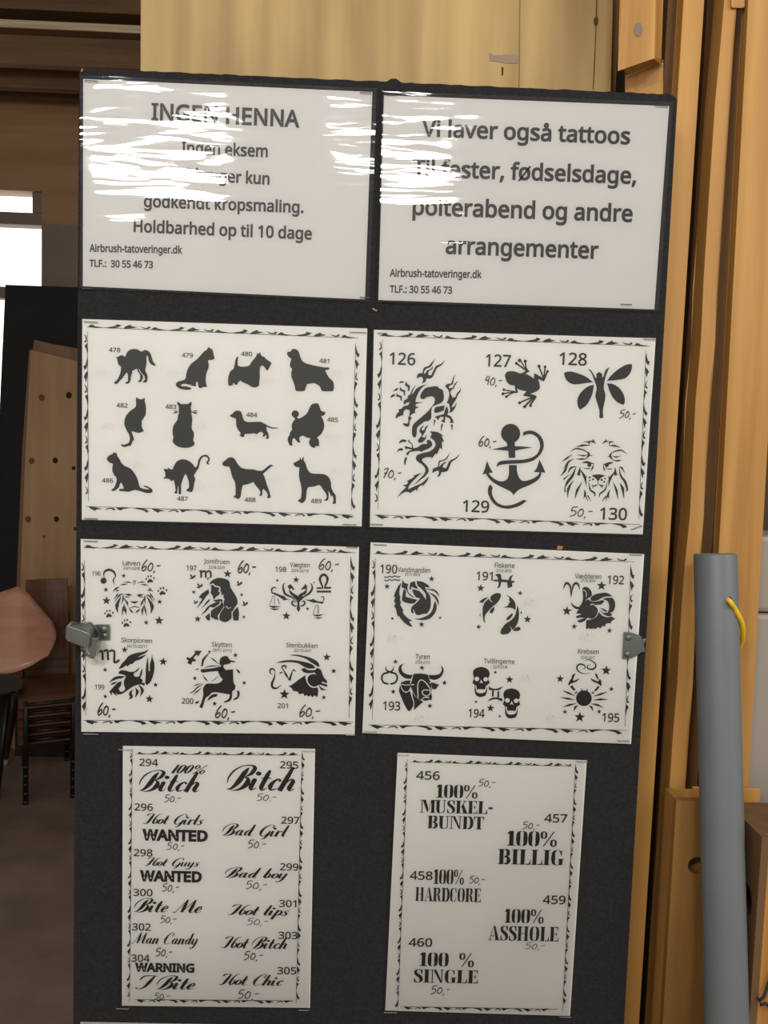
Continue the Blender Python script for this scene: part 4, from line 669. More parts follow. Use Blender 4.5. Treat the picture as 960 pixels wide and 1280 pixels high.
# ------------------------------------------------------------------ things at the far left
lean('display_board', 'large matt black board standing before the far left window', (357, 7, 300), (640, -6, 290), 3.16, .03, 0, P(60, 358, 3.16).z, plain('matt_black_board', (.012, .011, .011), .8, var=.2, scale=6), cat='board', bevel=.003)
PLYS = wood('worn_plywood', (.38, .225, .115), (.54, .345, .185), 'Z', rough=.6, fine=.4, blot=.6)
def leaning_sheet(label, px, y, th, mat):
    c = P(*px[0], y); c.z = 0; loop = [P(a, b_, y) for a, b_ in px]
    for i in (0, 1): loop[i].z = 0.0
    m = MB(); m.prism([p - c for p in loop], [p - c + Vector((0, th, 0)) for p in loop]); o = m.build('plywood_sheet', mat, None, bevel=.002); o.location = c; return tag(o, label, 'sheet of plywood')
leaning_sheet('darker plywood offcut showing along the left of the drilled plywood sheet', [(12, 930), (120, 930), (120, 440), (66, 430), (43, 425), (41, 437), (36.5, 438), (28, 560)], 3.125, .016, wood('offcut_ply', (.20, .11, .06), (.29, .165, .09), 'Z', fine=.4))
ps = leaning_sheet('tall plywood sheet with drilled holes leaning behind the chairs', [(17.5, 930), (190, 930), (190, 474), (97, 452), (39, 438), (31.5, 575)], 3.10, .016, PLYS)
HB = plain('hole_brown', (.03, .015, .008), .9); HR = plain('plugged_hole', (.17, .075, .04), .8)
for px, py, r, mt in ((52, 497, 3.6, HR), (86, 494, 3.6, HB), (39.5, 576, 3.4, HR), (69, 575.5, 3.2, HB), (92, 585, 2.3, HB), (35, 649, 3.6, HR), (70.5, 649, 3.2, HB), (94, 661, 1.9, HB), (55, 671, 1.8, HR)):
    c = P(px, py, 3.0985); r = r * 3.94 / 980; ring = oval(c, r, r * 1.15, UX, UZ, 14); m = MB(); m.prism(ring, [p + UY * .002 for p in ring]); m.build('drill_hole', mt, ps)

CHW = wood('chair_veneer', (.105, .045, .022), (.17, .075, .038), 'X', rough=.35, fine=.5, blot=.5)
SHELLW = wood('bright_veneer', (.50, .235, .155), (.68, .37, .26), 'X', rough=.24, fine=.4, blot=.5)
BLKM = plain('black_steel_tube', (.015, .014, .013), .4, .3)
RUB = plain('grey_rubber', (.28, .26, .24), .7)
def curved_panel(fn, nu, nv, th):
    """solid panel from fn(s,t) -> point and normal thickness th along +n"""
    m = MB(); F = [[Vector(fn(i / nu, j / nv)) for i in range(nu + 1)] for j in range(nv + 1)]
    def nrm(j, i):
        a = F[j][min(i + 1, nu)] - F[j][max(i - 1, 0)]; b_ = F[min(j + 1, nv)][i] - F[max(j - 1, 0)][i]; return a.cross(b_).normalized()
    B = [[F[j][i] + nrm(j, i) * th for i in range(nu + 1)] for j in range(nv + 1)]; W = nu + 1; N = W * (nv + 1)
    m.add([p for r in F for p in r] + [p for r in B for p in r], [(j * W + i, (j + 1) * W + i, (j + 1) * W + i + 1, j * W + i + 1) for j in range(nv) for i in range(nu)] + [(N + j * W + i, N + j * W + i + 1, N + (j + 1) * W + i + 1, N + (j + 1) * W + i) for j in range(nv) for i in range(nu)]
          + [(i, i + 1, N + i + 1, N + i) for i in range(nu)] + [(nv * W + i, N + nv * W + i, N + nv * W + i + 1, nv * W + i + 1) for i in range(nu)] + [(j * W, N + j * W, N + (j + 1) * W, (j + 1) * W) for j in range(nv)] + [(j * W + nu, (j + 1) * W + nu, N + (j + 1) * W + nu, N + j * W + nu) for j in range(nv)])
    return m
def make_chair(label, cat, group, sw, mat, back=True):
    root = empty('stacking_chair', (0, 0, 0), label, cat, group); w = sw / 2
    def seat(s, t): return ((s - .5) * sw, -.20 + .38 * t, .29 - .012 * math.sin(math.pi * t) - .03 * max(0, .15 - t) / .15)
    curved_panel(seat, 6, 10, -.011).build('seat', mat, root, smooth=False, bevel=.002)
    def bk(s, t):
        u = (s - .5) * 2; return (u * w * (.74 + .05 * (1 - t)), .19 + .03 * t - .018 * u * u, .365 + .38 * t)
    curved_panel(bk, 8, 6, .010).build('backrest', mat, root, bevel=.002)
    for sx in (-1, 1):
        m = MB(); m.tube([(sx * (w - .03), -.17, .272), (sx * (w - .03), -.185, .25), (sx * (w - .03), -.225, .012)], .0105, 10); m.tube([(sx * (w - .03), -.2245, .016), (sx * (w - .03), -.2252, 0)], .0125, 10); m.build('leg', BLKM, root, smooth=True)
        m = MB(); m.tube([(sx * (w - .03), .15, .272), (sx * (w - .03), .165, .25), (sx * (w - .03), .225, .012)], .0105, 10); m.tube([(sx * (w - .03), .2245, .016), (sx * (w - .03), .2252, 0)], .0125, 10); m.build('leg', BLKM, root, smooth=True)
        m = MB(); m.tube([(sx * (w - .03), -.19, .268), (sx * (w - .03), .19, .268), (sx * (w - .03), .212, .30), (sx * (w - .03), .236, .58)], .009, 8); m.build('side_rail', BLKM, root, smooth=True)
    for yy in (-.192, .14): m = MB(); m.tube([(-w + .03, yy, .268), (w - .03, yy, .268)], .009, 8); m.build('cross_rail', BLKM, root, smooth=True)
    return root
c = P(18, 940, 3.02); m = MB(); m.box((0, 0, 0), (.62, .07, .30)); o = m.build('shade_block', plain('shade_black', (.02, .014, .01), .8), None, bevel=.004); o.location = (c.x, 3.02, 0); tag(o, 'added low dark block standing in for the shade under the stacked chairs', 'shade_block')  # added block; its near-black colour stands in for shade under the chairs
YAW = math.radians(24); SWID = .25
fx, fy = math.sin(YAW), -math.cos(YAW)
bc = P(58, 775, 2.92); base = Vector((bc.x + .20 * fx, bc.y + .20 * fy, 0))
ztop = P(58, 722, 2.92).z; dz = (ztop - .745) / 4
names = ['bottom', 'second', 'third', 'fourth', 'top']
first = make_chair('dark brown plywood chair at the bottom of the stack, its black legs on the floor', 'chair', 'dark brown plywood chairs stacked at the far left', SWID, CHW)
lab = [None, 'dark brown plywood chair, second from the bottom of the stack', 'dark brown plywood chair in the middle of the stack of five', 'dark brown plywood chair, just under the topmost one of the stack', 'topmost dark brown plywood chair of the stack, its backrest clearly visible']
for i in range(5):
    c = first if i == 0 else copy_tree(first)
    c.location = base + Vector((fx * .013 * i, fy * .013 * i, dz * i)); c.rotation_euler.z = YAW
    if i: c['label'] = lab[i]
# chair nearer the left frame edge: bright moulded shell on a dark frame
sh = empty('shell_chair', (FL(-45, 950).x, FL(-45, 950).y, 0), 'chair with glossy reddish moulded plywood shell, cut off by the left edge of the photo', 'chair')
topc = [(-95, 775), (-60, 754), (0, 740.5), (23, 732.5), (36, 742), (66, 777)]; botc = [(-95, 850), (-60, 852), (0, 844), (20, 840), (38, 832), (60, 818)]
def curve(pts, s):
    L = [0]
    for a, b_ in zip(pts, pts[1:]): L.append(L[-1] + math.hypot(b_[0] - a[0], b_[1] - a[1]))
    d_ = s * L[-1]
    for i in range(len(pts) - 1):
        if d_ <= L[i + 1] + 1e-9: t_ = (d_ - L[i]) / (L[i + 1] - L[i]); return (pts[i][0] + (pts[i + 1][0] - pts[i][0]) * t_, pts[i][1] + (pts[i + 1][1] - pts[i][1]) * t_)
    return pts[-1]
SY = 2.52
def shell(s, t):
    a, b_ = curve(topc, s), curve(botc, s); q = (a[0] + (b_[0] - a[0]) * t + 7 * math.sin(math.pi * t) * max(0, s - .6) / .4, a[1] + (b_[1] - a[1]) * t)
    return P(q[0], q[1], SY + .16 * (1 - t) + .10 * (s - .55) ** 2 * 4 * (1 if s > .55 else .6))
curved_panel(shell, 24, 12, .012).build('shell', SHELLW, sh, smooth=True)
m = MB(); pts = [(-95, 846), (0, 842), (22, 843), (29, 852), (27, 862), (8, 868), (-95, 874)]; m.prism([P(a, b_, SY - .01) for a, b_ in pts], [P(a, b_, SY + .30) for a, b_ in pts]); m.build('seat_pan', plain('dark_seat', (.03, .02, .015), .6), sh, bevel=.006)
ft = FL(7.5, 956); k = P(24, 862, SY + .02)
m = MB(); m.tube([P(8, 866, SY + .05), P(20, 868, SY + .04), P(19, 884, SY + .06), Vector((ft.x, ft.y, .03))], .0115, 10); m.build('leg', BLKM, sh, smooth=True)
m = MB(); m.tube([Vector((ft.x, ft.y, .035)), Vector((ft.x - .002, ft.y, 0))], .014, 10); m.build('rubber_foot', RUB, sh, smooth=True)
for px, py in ((-70, 990), (-4, 1000), (-95, 950)):
    g = FL(px, py); m = MB(); m.tube([P(px + 14, 868, SY + .05), Vector((g.x, g.y, 0))], .0115, 10); m.build('leg', BLKM, sh, smooth=True)

# ------------------------------------------------------------------ the sheets on the board
def staple(parent, x, y, lng=12.5, ang=0.0):
    c = P(x, y, 0); m = MB(); h = lng / 2000
    dx, dz = math.cos(ang) * h, math.sin(ang) * h
    a, b_ = c + Vector((-dx, 0, -dz)), c + Vector((dx, 0, dz))
    pts = [a + Vector((0, -.0012, 0)), a + Vector((0, -.0031, 0)), b_ + Vector((0, -.0031, 0)), b_ + Vector((0, -.0012, 0))]
    m.tube(pts, .00042, 6); return m.build('staple', STAPLE, parent)
def quad_px(c, ins, y):
    (l, t, r, b_) = ins; tl, tr, br, bl = c
    return [P(tl[0] + l, tl[1] + t, y), P(tr[0] - r, tr[1] + t, y), P(br[0] - r, br[1] - b_, y), P(bl[0] + l, bl[1] - b_, y)]
def border_ink(top, right, bottom, left, th=5.6, ls=.92):
    """thorny tribal frame: a thin line with leaf-shaped thorns on its outer side; each side is (x0,y0,x1,y1) in photo pixels"""
    ink = Ink(); fn = lambda x, y, d: P(x, y, d)
    TH = [[(0, .1), (.18, .62), (.34, .5), (.42, .28), (.9, .08), (.5, -.12)], [(.0, .05), (.35, -.1), (.8, .2), (1, .72), (.72, .95), (.66, .55), (.3, .25)], [(0, .0), (.2, .5), (.5, .92), (.6, .6), (.95, .45), (.5, .1)], [(.05, .75), (.3, .25), (.75, .12), (1, .5), (.85, .75), (.7, .35), (.35, .45)]]
    for side, (x0, y0, x1, y1) in enumerate((top, right, bottom, left)):
        L = math.hypot(x1 - x0, y1 - y0); ux, uy = (x1 - x0) / L, (y1 - y0) / L
        nx, ny = ((0, -1), (1, 0), (0, 1), (-1, 0))[side]
        ink.rib([(x0, y0), ((x0 + x1) / 2, (y0 + y1) / 2), (x1, y1)], [.45, .75, .45], fn, Y_INK, sub=1)
        pos = 2.0; k = side
        while pos < L - 16 * ls:
            ln = (23, 24, 22, 17)[k % 4] * (.8 if side % 2 else 1) * ls; sh = TH[k % 4]; q = []
            for a, b_ in sh:
                jx = random.uniform(-.04, .04); q.append((x0 + ux * (pos + (a + jx) * ln * .93) + nx * b_ * th, y0 + uy * (pos + (a + jx) * ln * .93) + ny * b_ * th))
            ink.poly(smooth_loop(q, sub=2), fn, Y_INK); pos += ln; k += 1
    return ink
def sheet(name, corners, label, cat, group, ins, stp, lam=None):
    cx = sum(p[0] for p in corners) / 4; cy = sum(p[1] for p in corners) / 4
    root = empty(name, P(cx, cy, 0), label, cat, group)
    m = MB(); m.prism(quad_px(corners, ins, Y_PAPER), quad_px(corners, ins, -.0004)); m.build('paper', NOTICE_PAPER if lam else PAPER, root)
    f = quad_px(corners, (0, 0, 0, 0), Y_LAM); nu, nv = 24, 16; lm = MB()
    vs = []; 
    for j in range(nv + 1):
        for i in range(nu + 1):
            s, t = i / nu, j / nv; p = (f[0] * (1 - s) + f[1] * s) * (1 - t) + (f[3] * (1 - s) + f[2] * s) * t
            if lam: p.y -= .0012 * abs(noise.noise(Vector((s * 3.1 + 5, t * 6.3, lam))))
            vs.append(p)
    lm.add(vs, [(j * (nu + 1) + i, (j + 1) * (nu + 1) + i, (j + 1) * (nu + 1) + i + 1, j * (nu + 1) + i + 1) for j in range(nv) for i in range(nu)])
    lm.build('laminate', LAM_WAVY[int(lam) - 1] if lam else LAM, root, smooth=True)['label'] = 'clear glossy laminate'
    for s_ in stp: staple(root, *s_)
    return root
BK = [INK, PAPER]
NOTE = sheet('laminated_notice', [(100, 94.2), (471, 110.5), (461.7, 376.8), (99.5, 360.3)], 'glossy laminated notice headed INGEN HENNA, top left of the black board', 'notice', None, (4, 4.5, 5.5, 2.5), [(115, 102.7, 12.5, -.02), (457, 117.5, 11), (110, 361.5, 11), (456.5, 372.5, 11)], 1)
NOTE2 = sheet('laminated_notice', [(478.5, 114.0), (841.5, 127.7), (823, 389.3), (471.5, 377.5)], 'laminated notice about party tattoos reading Vi laver også tattoos, top right of the board', 'notice', None, (1.5, 5, 5, 2.5), [(488, 119.5, 10), (826, 134, 12), (782, 381, 11), (487, 377, 13)], 2)
def lines(root, L, bold):
    for i, (b_, xl, yl, xr, yr, cap) in enumerate(L):
        ink = Ink(); text(ink, b_, xl, yl, xr, cap, 'n', yr); ink.build('text_line', INK, root)
lines(NOTE, [('INGEN HENNA', 189.5, 150.2, 374.6, 159.4, 20.2), ('Ingen eksem', 227.3, 192.3, 334.8, 196.8, 14.6), ('Vi bruger kun', 223.3, 224.8, 337, 231, 14.2), ('godkendt kropsmaling.', 180.2, 258.8, 379.5, 266.4, 14.2), ('Holdbarhed op til 10 dage', 167.4, 290, 389.8, 299.6, 14.4)], .018)
lines(NOTE, [('Airbrush-tatoveringer.dk', 112.3, 314.8, 228.1, 317.2, 9), ('TLF.:  30 55 46 73', 112.3, 333.5, 191.6, 335.4, 8.4)], .017)
lines(NOTE2, [('Vi laver også tattoos', 526.7, 170.4, 787, 180.6, 20), ('Til fester, fødselsdage,', 515.5, 220.3, 794.6, 230, 20), ('polterabend og andre', 515.4, 268.5, 790, 277.5, 20.5), ('arrangementer', 556.7, 317, 747.5, 323.5, 20.3)], .022)
lines(NOTE2, [('Airbrush-tatoveringer.dk', 487, 345.8, 601.7, 347.8, 9), ('TLF.: 30 55 46 73', 487, 365.8, 565, 367.3, 8.6)], .017)
G_ = 'stencil tattoo sheets stapled to the black board'
def tsheet(corners, label, ins, stp): return sheet('tattoo_sheet', corners, label, 'sheet', G_, ins, stp)
CATS = tsheet([(101.6, 397.6), (460.2, 409.5), (453.2, 659.5), (101, 651)], 'tattoo sheet with twelve black cat and dog silhouettes, left side of the board', (1.3, 1.2, 1.2, 1.5), [(114.5, 403, 14, -.03), (447.5, 416, 17), (114.5, 647.8, 13), (437, 655.3, 14)])
DRAG = tsheet([(466, 411.2), (820.8, 421.9), (804.5, 669.5), (461, 659.8)], 'tattoo sheet with dragon, frog, fairy, anchor and lion, right side of the board', (1.4, 1.1, 1.2, 1.5), [(478, 417, 10), (811, 424.5, 12), (470.5, 655, 13), (795, 659, 12, .4)])
ZODA = tsheet([(100.4, 673.3), (449.2, 683.3), (443.75, 918.5), (101.2, 915.2)], 'zodiac tattoo sheet with lion, maiden, scales, scorpion, archer and goat', (.5, .5, .5, .5), [(114, 676, 14), (440, 683.6, 12), (115, 916.5, 16), (438, 917.6, 10)])
ZODB = tsheet([(462.9, 677.5), (805.8, 692.2), (789.3, 930.5), (452.4, 916.7)], 'zodiac tattoo sheet with water bearer, fish, ram, bull, skulls and crab', (.5, .5, .5, .5), [(475, 680.5, 13), (794, 693, 13), (463, 913.5, 13), (778, 925, 13)])
BITE = tsheet([(153.1, 931.8), (394.4, 935.5), (388, 1260.4), (152, 1257.6)], 'upright tattoo sheet of flowing script words numbered 294 to 305, lower left of the board', (.5, .5, .5, .5), [(158, 936, 15), (387, 937.8, 14), (154, 1258.6, 14), (380, 1260.5, 11)])
HARD = tsheet([(496.5, 940.5), (734, 949.9), (713, 1270.5), (481, 1263.6)], 'upright tattoo sheet of stencil words numbered 456 to 460, lower right of the board', (.5, .5, .5, .5), [(503, 942.8, 13), (727, 951, 12), (488, 1263.4, 14), (706, 1269, 13)])
LOW = tsheet([(100, 1276.8), (447, 1283), (441, 1530), (100, 1526)], 'pale sheet below the flowing script sheet, only its top edge in view', (.5, .5, .5, .5), [(113, 1280, 13)])
def border(root, *s, **k):
    border_ink(*s, **k).build('border', INK, root)['label'] = 'thorny black printed frame'
border(CATS, (108.4, 408.8, 448, 422.7), (444.6, 428.6, 439, 637.8), (107.4, 633, 442, 643.7), (109.2, 414.7, 110.6, 626))
border(DRAG, (474, 419.7, 812, 432.7), (807.5, 438.5, 798.5, 648.7), (467.5, 643.4, 800.3, 655.7), (478, 424.4, 472.3, 637))
border(ZODA, (103.7, 684.6, 444.4, 691), (438.5, 695.2, 436.3, 897.7), (104.1, 900.3, 441.2, 902.4), (105.5, 700.6, 107.3, 893.8))
border(ZODB, (466.8, 692, 793.3, 702.4), (788.5, 705.6, 781.4, 908.1), (460.9, 906, 784.4, 913), (469.3, 697.7, 465.5, 899.4))
border(BITE, (169.4, 942.4, 374.7, 944.2), (377.5, 938.4, 370.2, 1254), (168.7, 1249.5, 366.3, 1251), (165.3, 937.9, 162, 1251.6), th=4.2, ls=.62)
border(HARD, (513.6, 952.5, 715.2, 958), (719.5, 954.8, 703.2, 1263.6), (502.6, 1258.4, 697.2, 1261.6), (509.3, 949.3, 497.5, 1259.4), th=4.2, ls=.58)

def motif(root, name, label, crop, src, number=None, nums=None, note=None, cap=None, date=None, nc=INK, cc=GREYINK):
    o = draw(crop, src).build(name, BK, root); o['label'] = label
    if number:
        k = Ink(); text(k, number, *nums); k.build('number', nc, o)
    if note:
        price(*note).build('price_note', PEN, o)
    if cap:
        k = Ink(); text(k, *cap); k.build('caption', cc, o)
    if date:
        k = Ink(); text(k, *date); k.build('date_line', cc, o)
    return o
B_ = 's'
# twelve animals
motif(CATS, 'cat_silhouette', 'cat with arched back and hanging tail', (138, 430, 16), 'p 95,240 135,262 165,250 205,225 240,228 285,250 305,235 320,190 360,135 420,105 500,100 560,118 610,155 650,140 690,118 740,130 790,175 820,240 840,320 870,375 915,425 880,435 830,415 785,375 765,330 755,260 735,225 720,260 722,380 705,470 700,540 735,610 745,670 735,740 700,770 650,765 650,745 680,725 690,700 675,640 640,600 600,550 575,500 560,495 590,560 640,620 655,660 635,720 600,765 555,755 560,735 585,715 595,680 590,610 550,550 530,490 430,540 440,575 420,620 405,700 395,750 360,790 305,795 300,770 350,745 350,620 325,570 270,640 235,690 200,720 150,780 110,800 75,785 80,760 130,720 180,630 205,550 212,450 175,430 145,370 135,300', '478', (136.5, 440, 150.8, 5.3, B_))
motif(CATS, 'cat_silhouette', 'seated cat facing right', (215, 430, 16), 'p 720,62 755,75 775,100 800,95 825,170 835,230 850,265 840,300 790,318 735,315 722,345 735,430 725,490 690,580 675,680 680,790 710,850 660,862 625,855 590,882 545,878 525,840 515,760 495,755 475,790 485,835 450,845 400,830 300,800 230,795 175,815 190,845 270,848 350,865 390,885 360,910 280,915 180,900 110,865 75,825 85,780 140,745 220,725 270,690 285,600 320,490 390,390 500,305 570,230 640,150 700,110', '479', (227.5, 446.6, 241.4, 5.3, B_))
motif(CATS, 'dog_silhouette', 'terrier with upright tail', (280, 432, 14.769), 'p 610,130 630,160 650,130 670,130 690,190 750,210 760,235 870,310 875,330 810,455 785,455 740,390 705,365 670,390 660,470 660,590 645,740 590,770 520,765 470,735 420,705 350,680 305,645 260,680 250,720 200,722 185,690 165,700 160,735 95,742 78,720 75,600 95,530 125,465 175,430 195,350 215,250 240,210 262,205 252,290 255,365 300,385 380,388 460,370 510,300 590,200', '480', (301.6, 445, 315.4, 5.3, B_))
motif(CATS, 'dog_silhouette', 'spaniel facing left', (355, 432, 14.769), 'p 58,125 90,112 128,108 140,75 180,60 235,75 270,115 300,200 330,270 390,320 500,355 650,385 760,405 820,400 840,420 825,440 760,455 790,520 830,590 890,645 915,690 922,760 910,835 870,842 730,842 690,825 665,760 600,710 540,692 480,702 425,710 400,780 385,830 330,842 240,840 210,825 195,740 160,640 135,570 135,490 150,430 115,390 110,330 130,275 135,245 85,205 60,165', '481', (399, 453.7, 411.6, 5.3, B_))
motif(CATS, 'cat_silhouette', 'cat with tail hanging down', (145, 492, 16), 'p 405,62 430,90 480,112 525,110 575,80 575,165 595,230 600,350 585,440 555,475 545,510 520,530 512,640 530,700 558,745 500,775 430,782 370,765 305,755 320,790 345,860 362,935 335,945 310,1010 280,1045 240,1045 190,1068 140,1062 95,1030 105,1010 150,1022 215,1005 265,965 275,890 260,820 215,740 180,660 165,590 175,510 210,430 290,340 390,270 400,200 398,130', '482', (146, 509.2, 160, 5.3, B_))
motif(CATS, 'cat_silhouette', 'cat seen from behind with whiskers', (205, 498, 17.4545), 'p 280,75 320,85 370,120 420,122 520,120 560,90 600,75 600,130 582,200 600,270 600,350 615,440 610,560 605,660 645,730 655,810 635,910 665,960 660,1010 600,1055 500,1078 400,1075 290,1045 220,990 185,930 205,850 185,760 190,650 225,560 290,470 300,390 325,320 320,270 320,180 295,130;t 20 320,300 270,305 200,340;t 20 320,300 260,275 215,265;t 20 320,298 250,300 190,300;t 20 600,290 680,270 730,255;t 20 600,300 680,305 740,300;t 20 600,305 670,320 735,345', '483', (207, 510.9, 220.8, 5.3, B_))
motif(CATS, 'dog_silhouette', 'dachshund facing left', (284, 508, 13.714), 'p 40,155 90,125 130,85 180,72 230,85 255,140 275,210 310,255 380,268 560,262 630,290 700,330 780,360 890,365 820,380 740,372 670,345 680,420 705,460 715,540 690,560 660,550 665,535 680,520 660,480 650,510 605,520 605,500 625,480 600,440 560,440 500,480 460,462 300,475 285,520 250,525 210,490 235,465 180,390 155,320 150,210 100,190 60,175', '484', (308, 521, 321.7, 5.3, B_))
motif(CATS, 'dog_silhouette', 'clipped poodle facing right', (355, 500, 13.714), 'c 193,240 63;p 175,300 225,300 235,318 300,300 390,230 430,150 470,80 540,55 590,70 612,120 640,185 700,205 712,225 680,265 635,272 670,340 690,420 680,500 640,580 570,640 600,700 600,760 605,790 560,790 535,790 535,820 490,815 440,770 430,710 455,655 380,640 320,610 265,635 265,690 285,720 250,735 205,690 180,650 145,670 140,750 150,780 100,780 70,720 65,650 95,600 100,560 135,510 130,440 150,380 190,330', '485', (409, 527.1, 422.6, 5.3, B_))
motif(CATS, 'cat_silhouette', 'seated cat facing left', (125, 560, 13.714), 'p 235,68 260,85 285,82 300,140 340,200 370,260 430,310 520,350 580,420 630,500 660,590 685,670 750,700 830,710 840,700 800,680 745,655 755,642 820,660 880,695 905,740 870,770 780,768 690,740 600,720 540,735 490,750 400,742 325,735 330,705 410,695 385,630 360,590 345,610 320,680 280,710 235,738 195,725 205,705 235,690 270,610 285,520 240,460 210,380 220,270 165,250 125,210 112,180 160,125 220,100', '486', (127.8, 603, 142, 5.3, B_))
motif(CATS, 'cat_silhouette', 'hissing cat with curled tail', (198, 563, 13.714), 'p 85,315 130,320 160,325 160,290 200,320 240,325 270,260 310,195 370,160 430,152 500,170 570,215 630,295 665,260 680,180 720,110 790,75 850,90 885,150 860,200 850,220 880,230 850,245 815,210 850,160 840,120 800,105 750,125 715,190 695,280 660,345 610,430 630,490 610,580 600,650 580,710 540,712 475,690 490,665 520,640 520,540 490,450 468,400 440,440 410,520 390,600 390,750 345,750 345,650 335,600 330,640 320,740 275,735 275,715 295,690 275,560 260,505 230,525 210,525 200,495 120,480 100,492 85,470 120,450 115,380', '487', (221.7, 625.7, 235, 5.3, B_))
motif(CATS, 'dog_silhouette', 'retriever facing left', (274, 566, 12.8), 'p 48,165 65,145 110,110 150,78 210,75 255,110 290,170 350,235 430,258 540,265 620,285 690,285 750,240 800,200 840,192 872,210 830,220 780,265 700,335 730,400 760,500 790,580 815,660 825,715 790,728 765,720 775,690 765,640 705,575 690,610 690,660 670,690 640,685 650,665 660,640 640,590 580,520 548,465 480,495 375,520 355,610 345,690 320,735 285,735 260,715 225,715 235,695 260,680 262,560 250,470 210,390 180,280 160,220 100,215 60,200', '488', (306, 627, 319.6, 5.3, B_))
motif(CATS, 'dog_silhouette', 'tall dog with pricked ears', (360, 566, 14.769), 'p 225,80 240,125 255,130 275,80 292,80 290,140 320,190 350,280 390,350 450,382 620,390 690,405 760,460 790,540 800,640 840,730 880,790 885,930 850,945 815,930 840,890 830,810 810,790 790,815 780,760 735,700 750,760 745,850 720,885 670,880 670,865 705,845 715,800 690,740 640,670 610,620 570,590 490,620 370,635 345,700 330,850 300,900 265,930 225,915 180,890 200,865 235,840 250,720 240,600 205,460 205,350 212,265 150,262 110,225 100,195 150,165 210,130', '489', (388.6, 628.6, 402, 5.3, B_))
for x, y in ((121, 470), (210, 470), (330, 479), (415, 470), (130, 536), (246, 537), (310, 551), (407, 549), (168, 585), (246, 613), (338, 603), (415, 592)):
    price('60,-', x, y, x + 20, 8.5, w=.06).build('faded_price_note', FADED, CATS)['label'] = 'almost bleached pink pen price'
# dragon sheet
motif(DRAG, 'dragon_motif', 'long flaming dragon', (484, 440, 9.6), '''p 355,320 360,280 385,255 420,255 440,190 470,175 500,165 530,130 575,80 545,140 520,180 470,200 445,230 440,265 465,245 480,220 520,205 550,165 540,205 500,230 490,260 505,280 530,275 560,210 590,165 640,145 700,95 650,160 600,190 570,250 540,305 500,320 470,315 460,355 415,380 430,340 420,300 390,300
p 130,380 165,350 200,355 195,370 150,372;p 230,345 240,380 275,405 265,465 245,470 250,425 210,395;p 70,475 100,440 135,435 125,455;p 155,415 175,445 215,460 215,520 200,520 195,480 150,460;p 35,555 55,515 95,505 95,525;p 110,490 135,515 175,525 178,590 162,580 155,545 110,535
p 355,385 320,440 290,510 315,490 350,440 400,410 475,385 420,425 380,480 345,560 340,600 430,605 370,615 340,630 345,655 385,660 340,680 330,720 350,725 300,745 275,770 295,795 270,830 270,870 255,895 215,890 185,860 200,855 245,860 255,820 250,790 265,760 270,700 225,685 200,710 190,760 150,770 100,800 110,750 145,710 130,690 170,680 200,650 250,640 270,600 230,610 210,630 195,615 205,580 240,560 250,520 270,515 300,450
p 395,530 430,460 480,425 590,410 625,435 670,465 680,560 650,610 600,630 545,655 530,700 530,760 525,800 490,830 460,830 400,870 360,910 355,960 350,1000 335,1030 310,1015 298,980 300,900 330,850 400,790 480,720 530,660 565,610 570,560 540,530 480,540 440,565 405,560
p 695,410 720,385 770,375 790,310 820,260 800,320 790,385 745,405 740,435 790,430 810,380 850,345 815,400 800,440 770,455 760,500 780,530 775,545 815,545 840,490 870,460 882,420 880,470 850,510 830,560 800,610 770,660 800,655 835,605 820,660 780,715 745,730 755,690 740,620 715,610 740,540 740,470
p 565,690 580,660 690,640 680,700 600,730 565,725;p 715,650 735,710 720,750 770,780 800,850 745,850 760,830 750,800 700,775 690,850 640,830 670,810 680,780 640,780 605,820 590,790 565,785 600,765 680,745 695,690
t 22 570,815 560,885;t 24 660,865 645,950;t 24 775,870 780,940''', '126', (486.5, 455.4, 519, 14.6, 's'), ('70,-', 479.7, 597, 501.5, 12))
draw((490, 530, 10.667), '''p 365,90 385,50 430,10 400,60 395,85 430,80 445,40 490,10 460,60 440,110 400,170 435,185 460,135 450,195 400,245 355,250 345,215 400,145 370,105
p 505,97 600,105 690,155 660,155 695,235 665,235 670,340 640,315 600,405 580,395 520,475 530,440 450,445 405,465 400,490 450,540 485,590 485,640 440,700 380,745 285,825 340,760 410,690 440,640 440,590 400,540 340,500 315,460 335,415 400,390 500,365 560,320 585,270 560,220 510,180 530,130
p 460,225 490,205 530,240 535,290 500,320 410,360 400,370 350,358 290,365 235,375 215,415 185,410 190,400 215,365 270,345 200,325 185,345 165,295 200,300 265,320 265,270 230,250 215,225 230,205 240,240 270,260 285,325 340,310 400,270 470,265
p 90,260 110,220 150,205 195,215 185,240 140,240;p 65,380 80,335 125,320 150,335 140,355 95,355;p 160,500 175,450 200,440 200,465 185,500 180,550 165,540
p 395,650 300,740 230,820 215,870 280,840 390,790 440,750 490,695 470,760 410,830 405,805 350,850 335,900 320,870 235,925 235,910 180,905 130,930 65,980 120,910 190,840 145,820 205,800 210,775 200,760 275,720 300,695 280,690 350,665
p 535,655 545,595 610,570 625,490 710,465 775,375 730,470 640,505 625,575 680,520 740,500 690,540 675,575 720,590 770,490 840,455 915,385 860,460 800,500 770,560 745,620 700,640 660,640 640,690 600,705 625,660 620,620 580,630''').build('dragon_tail', BK, DRAG)
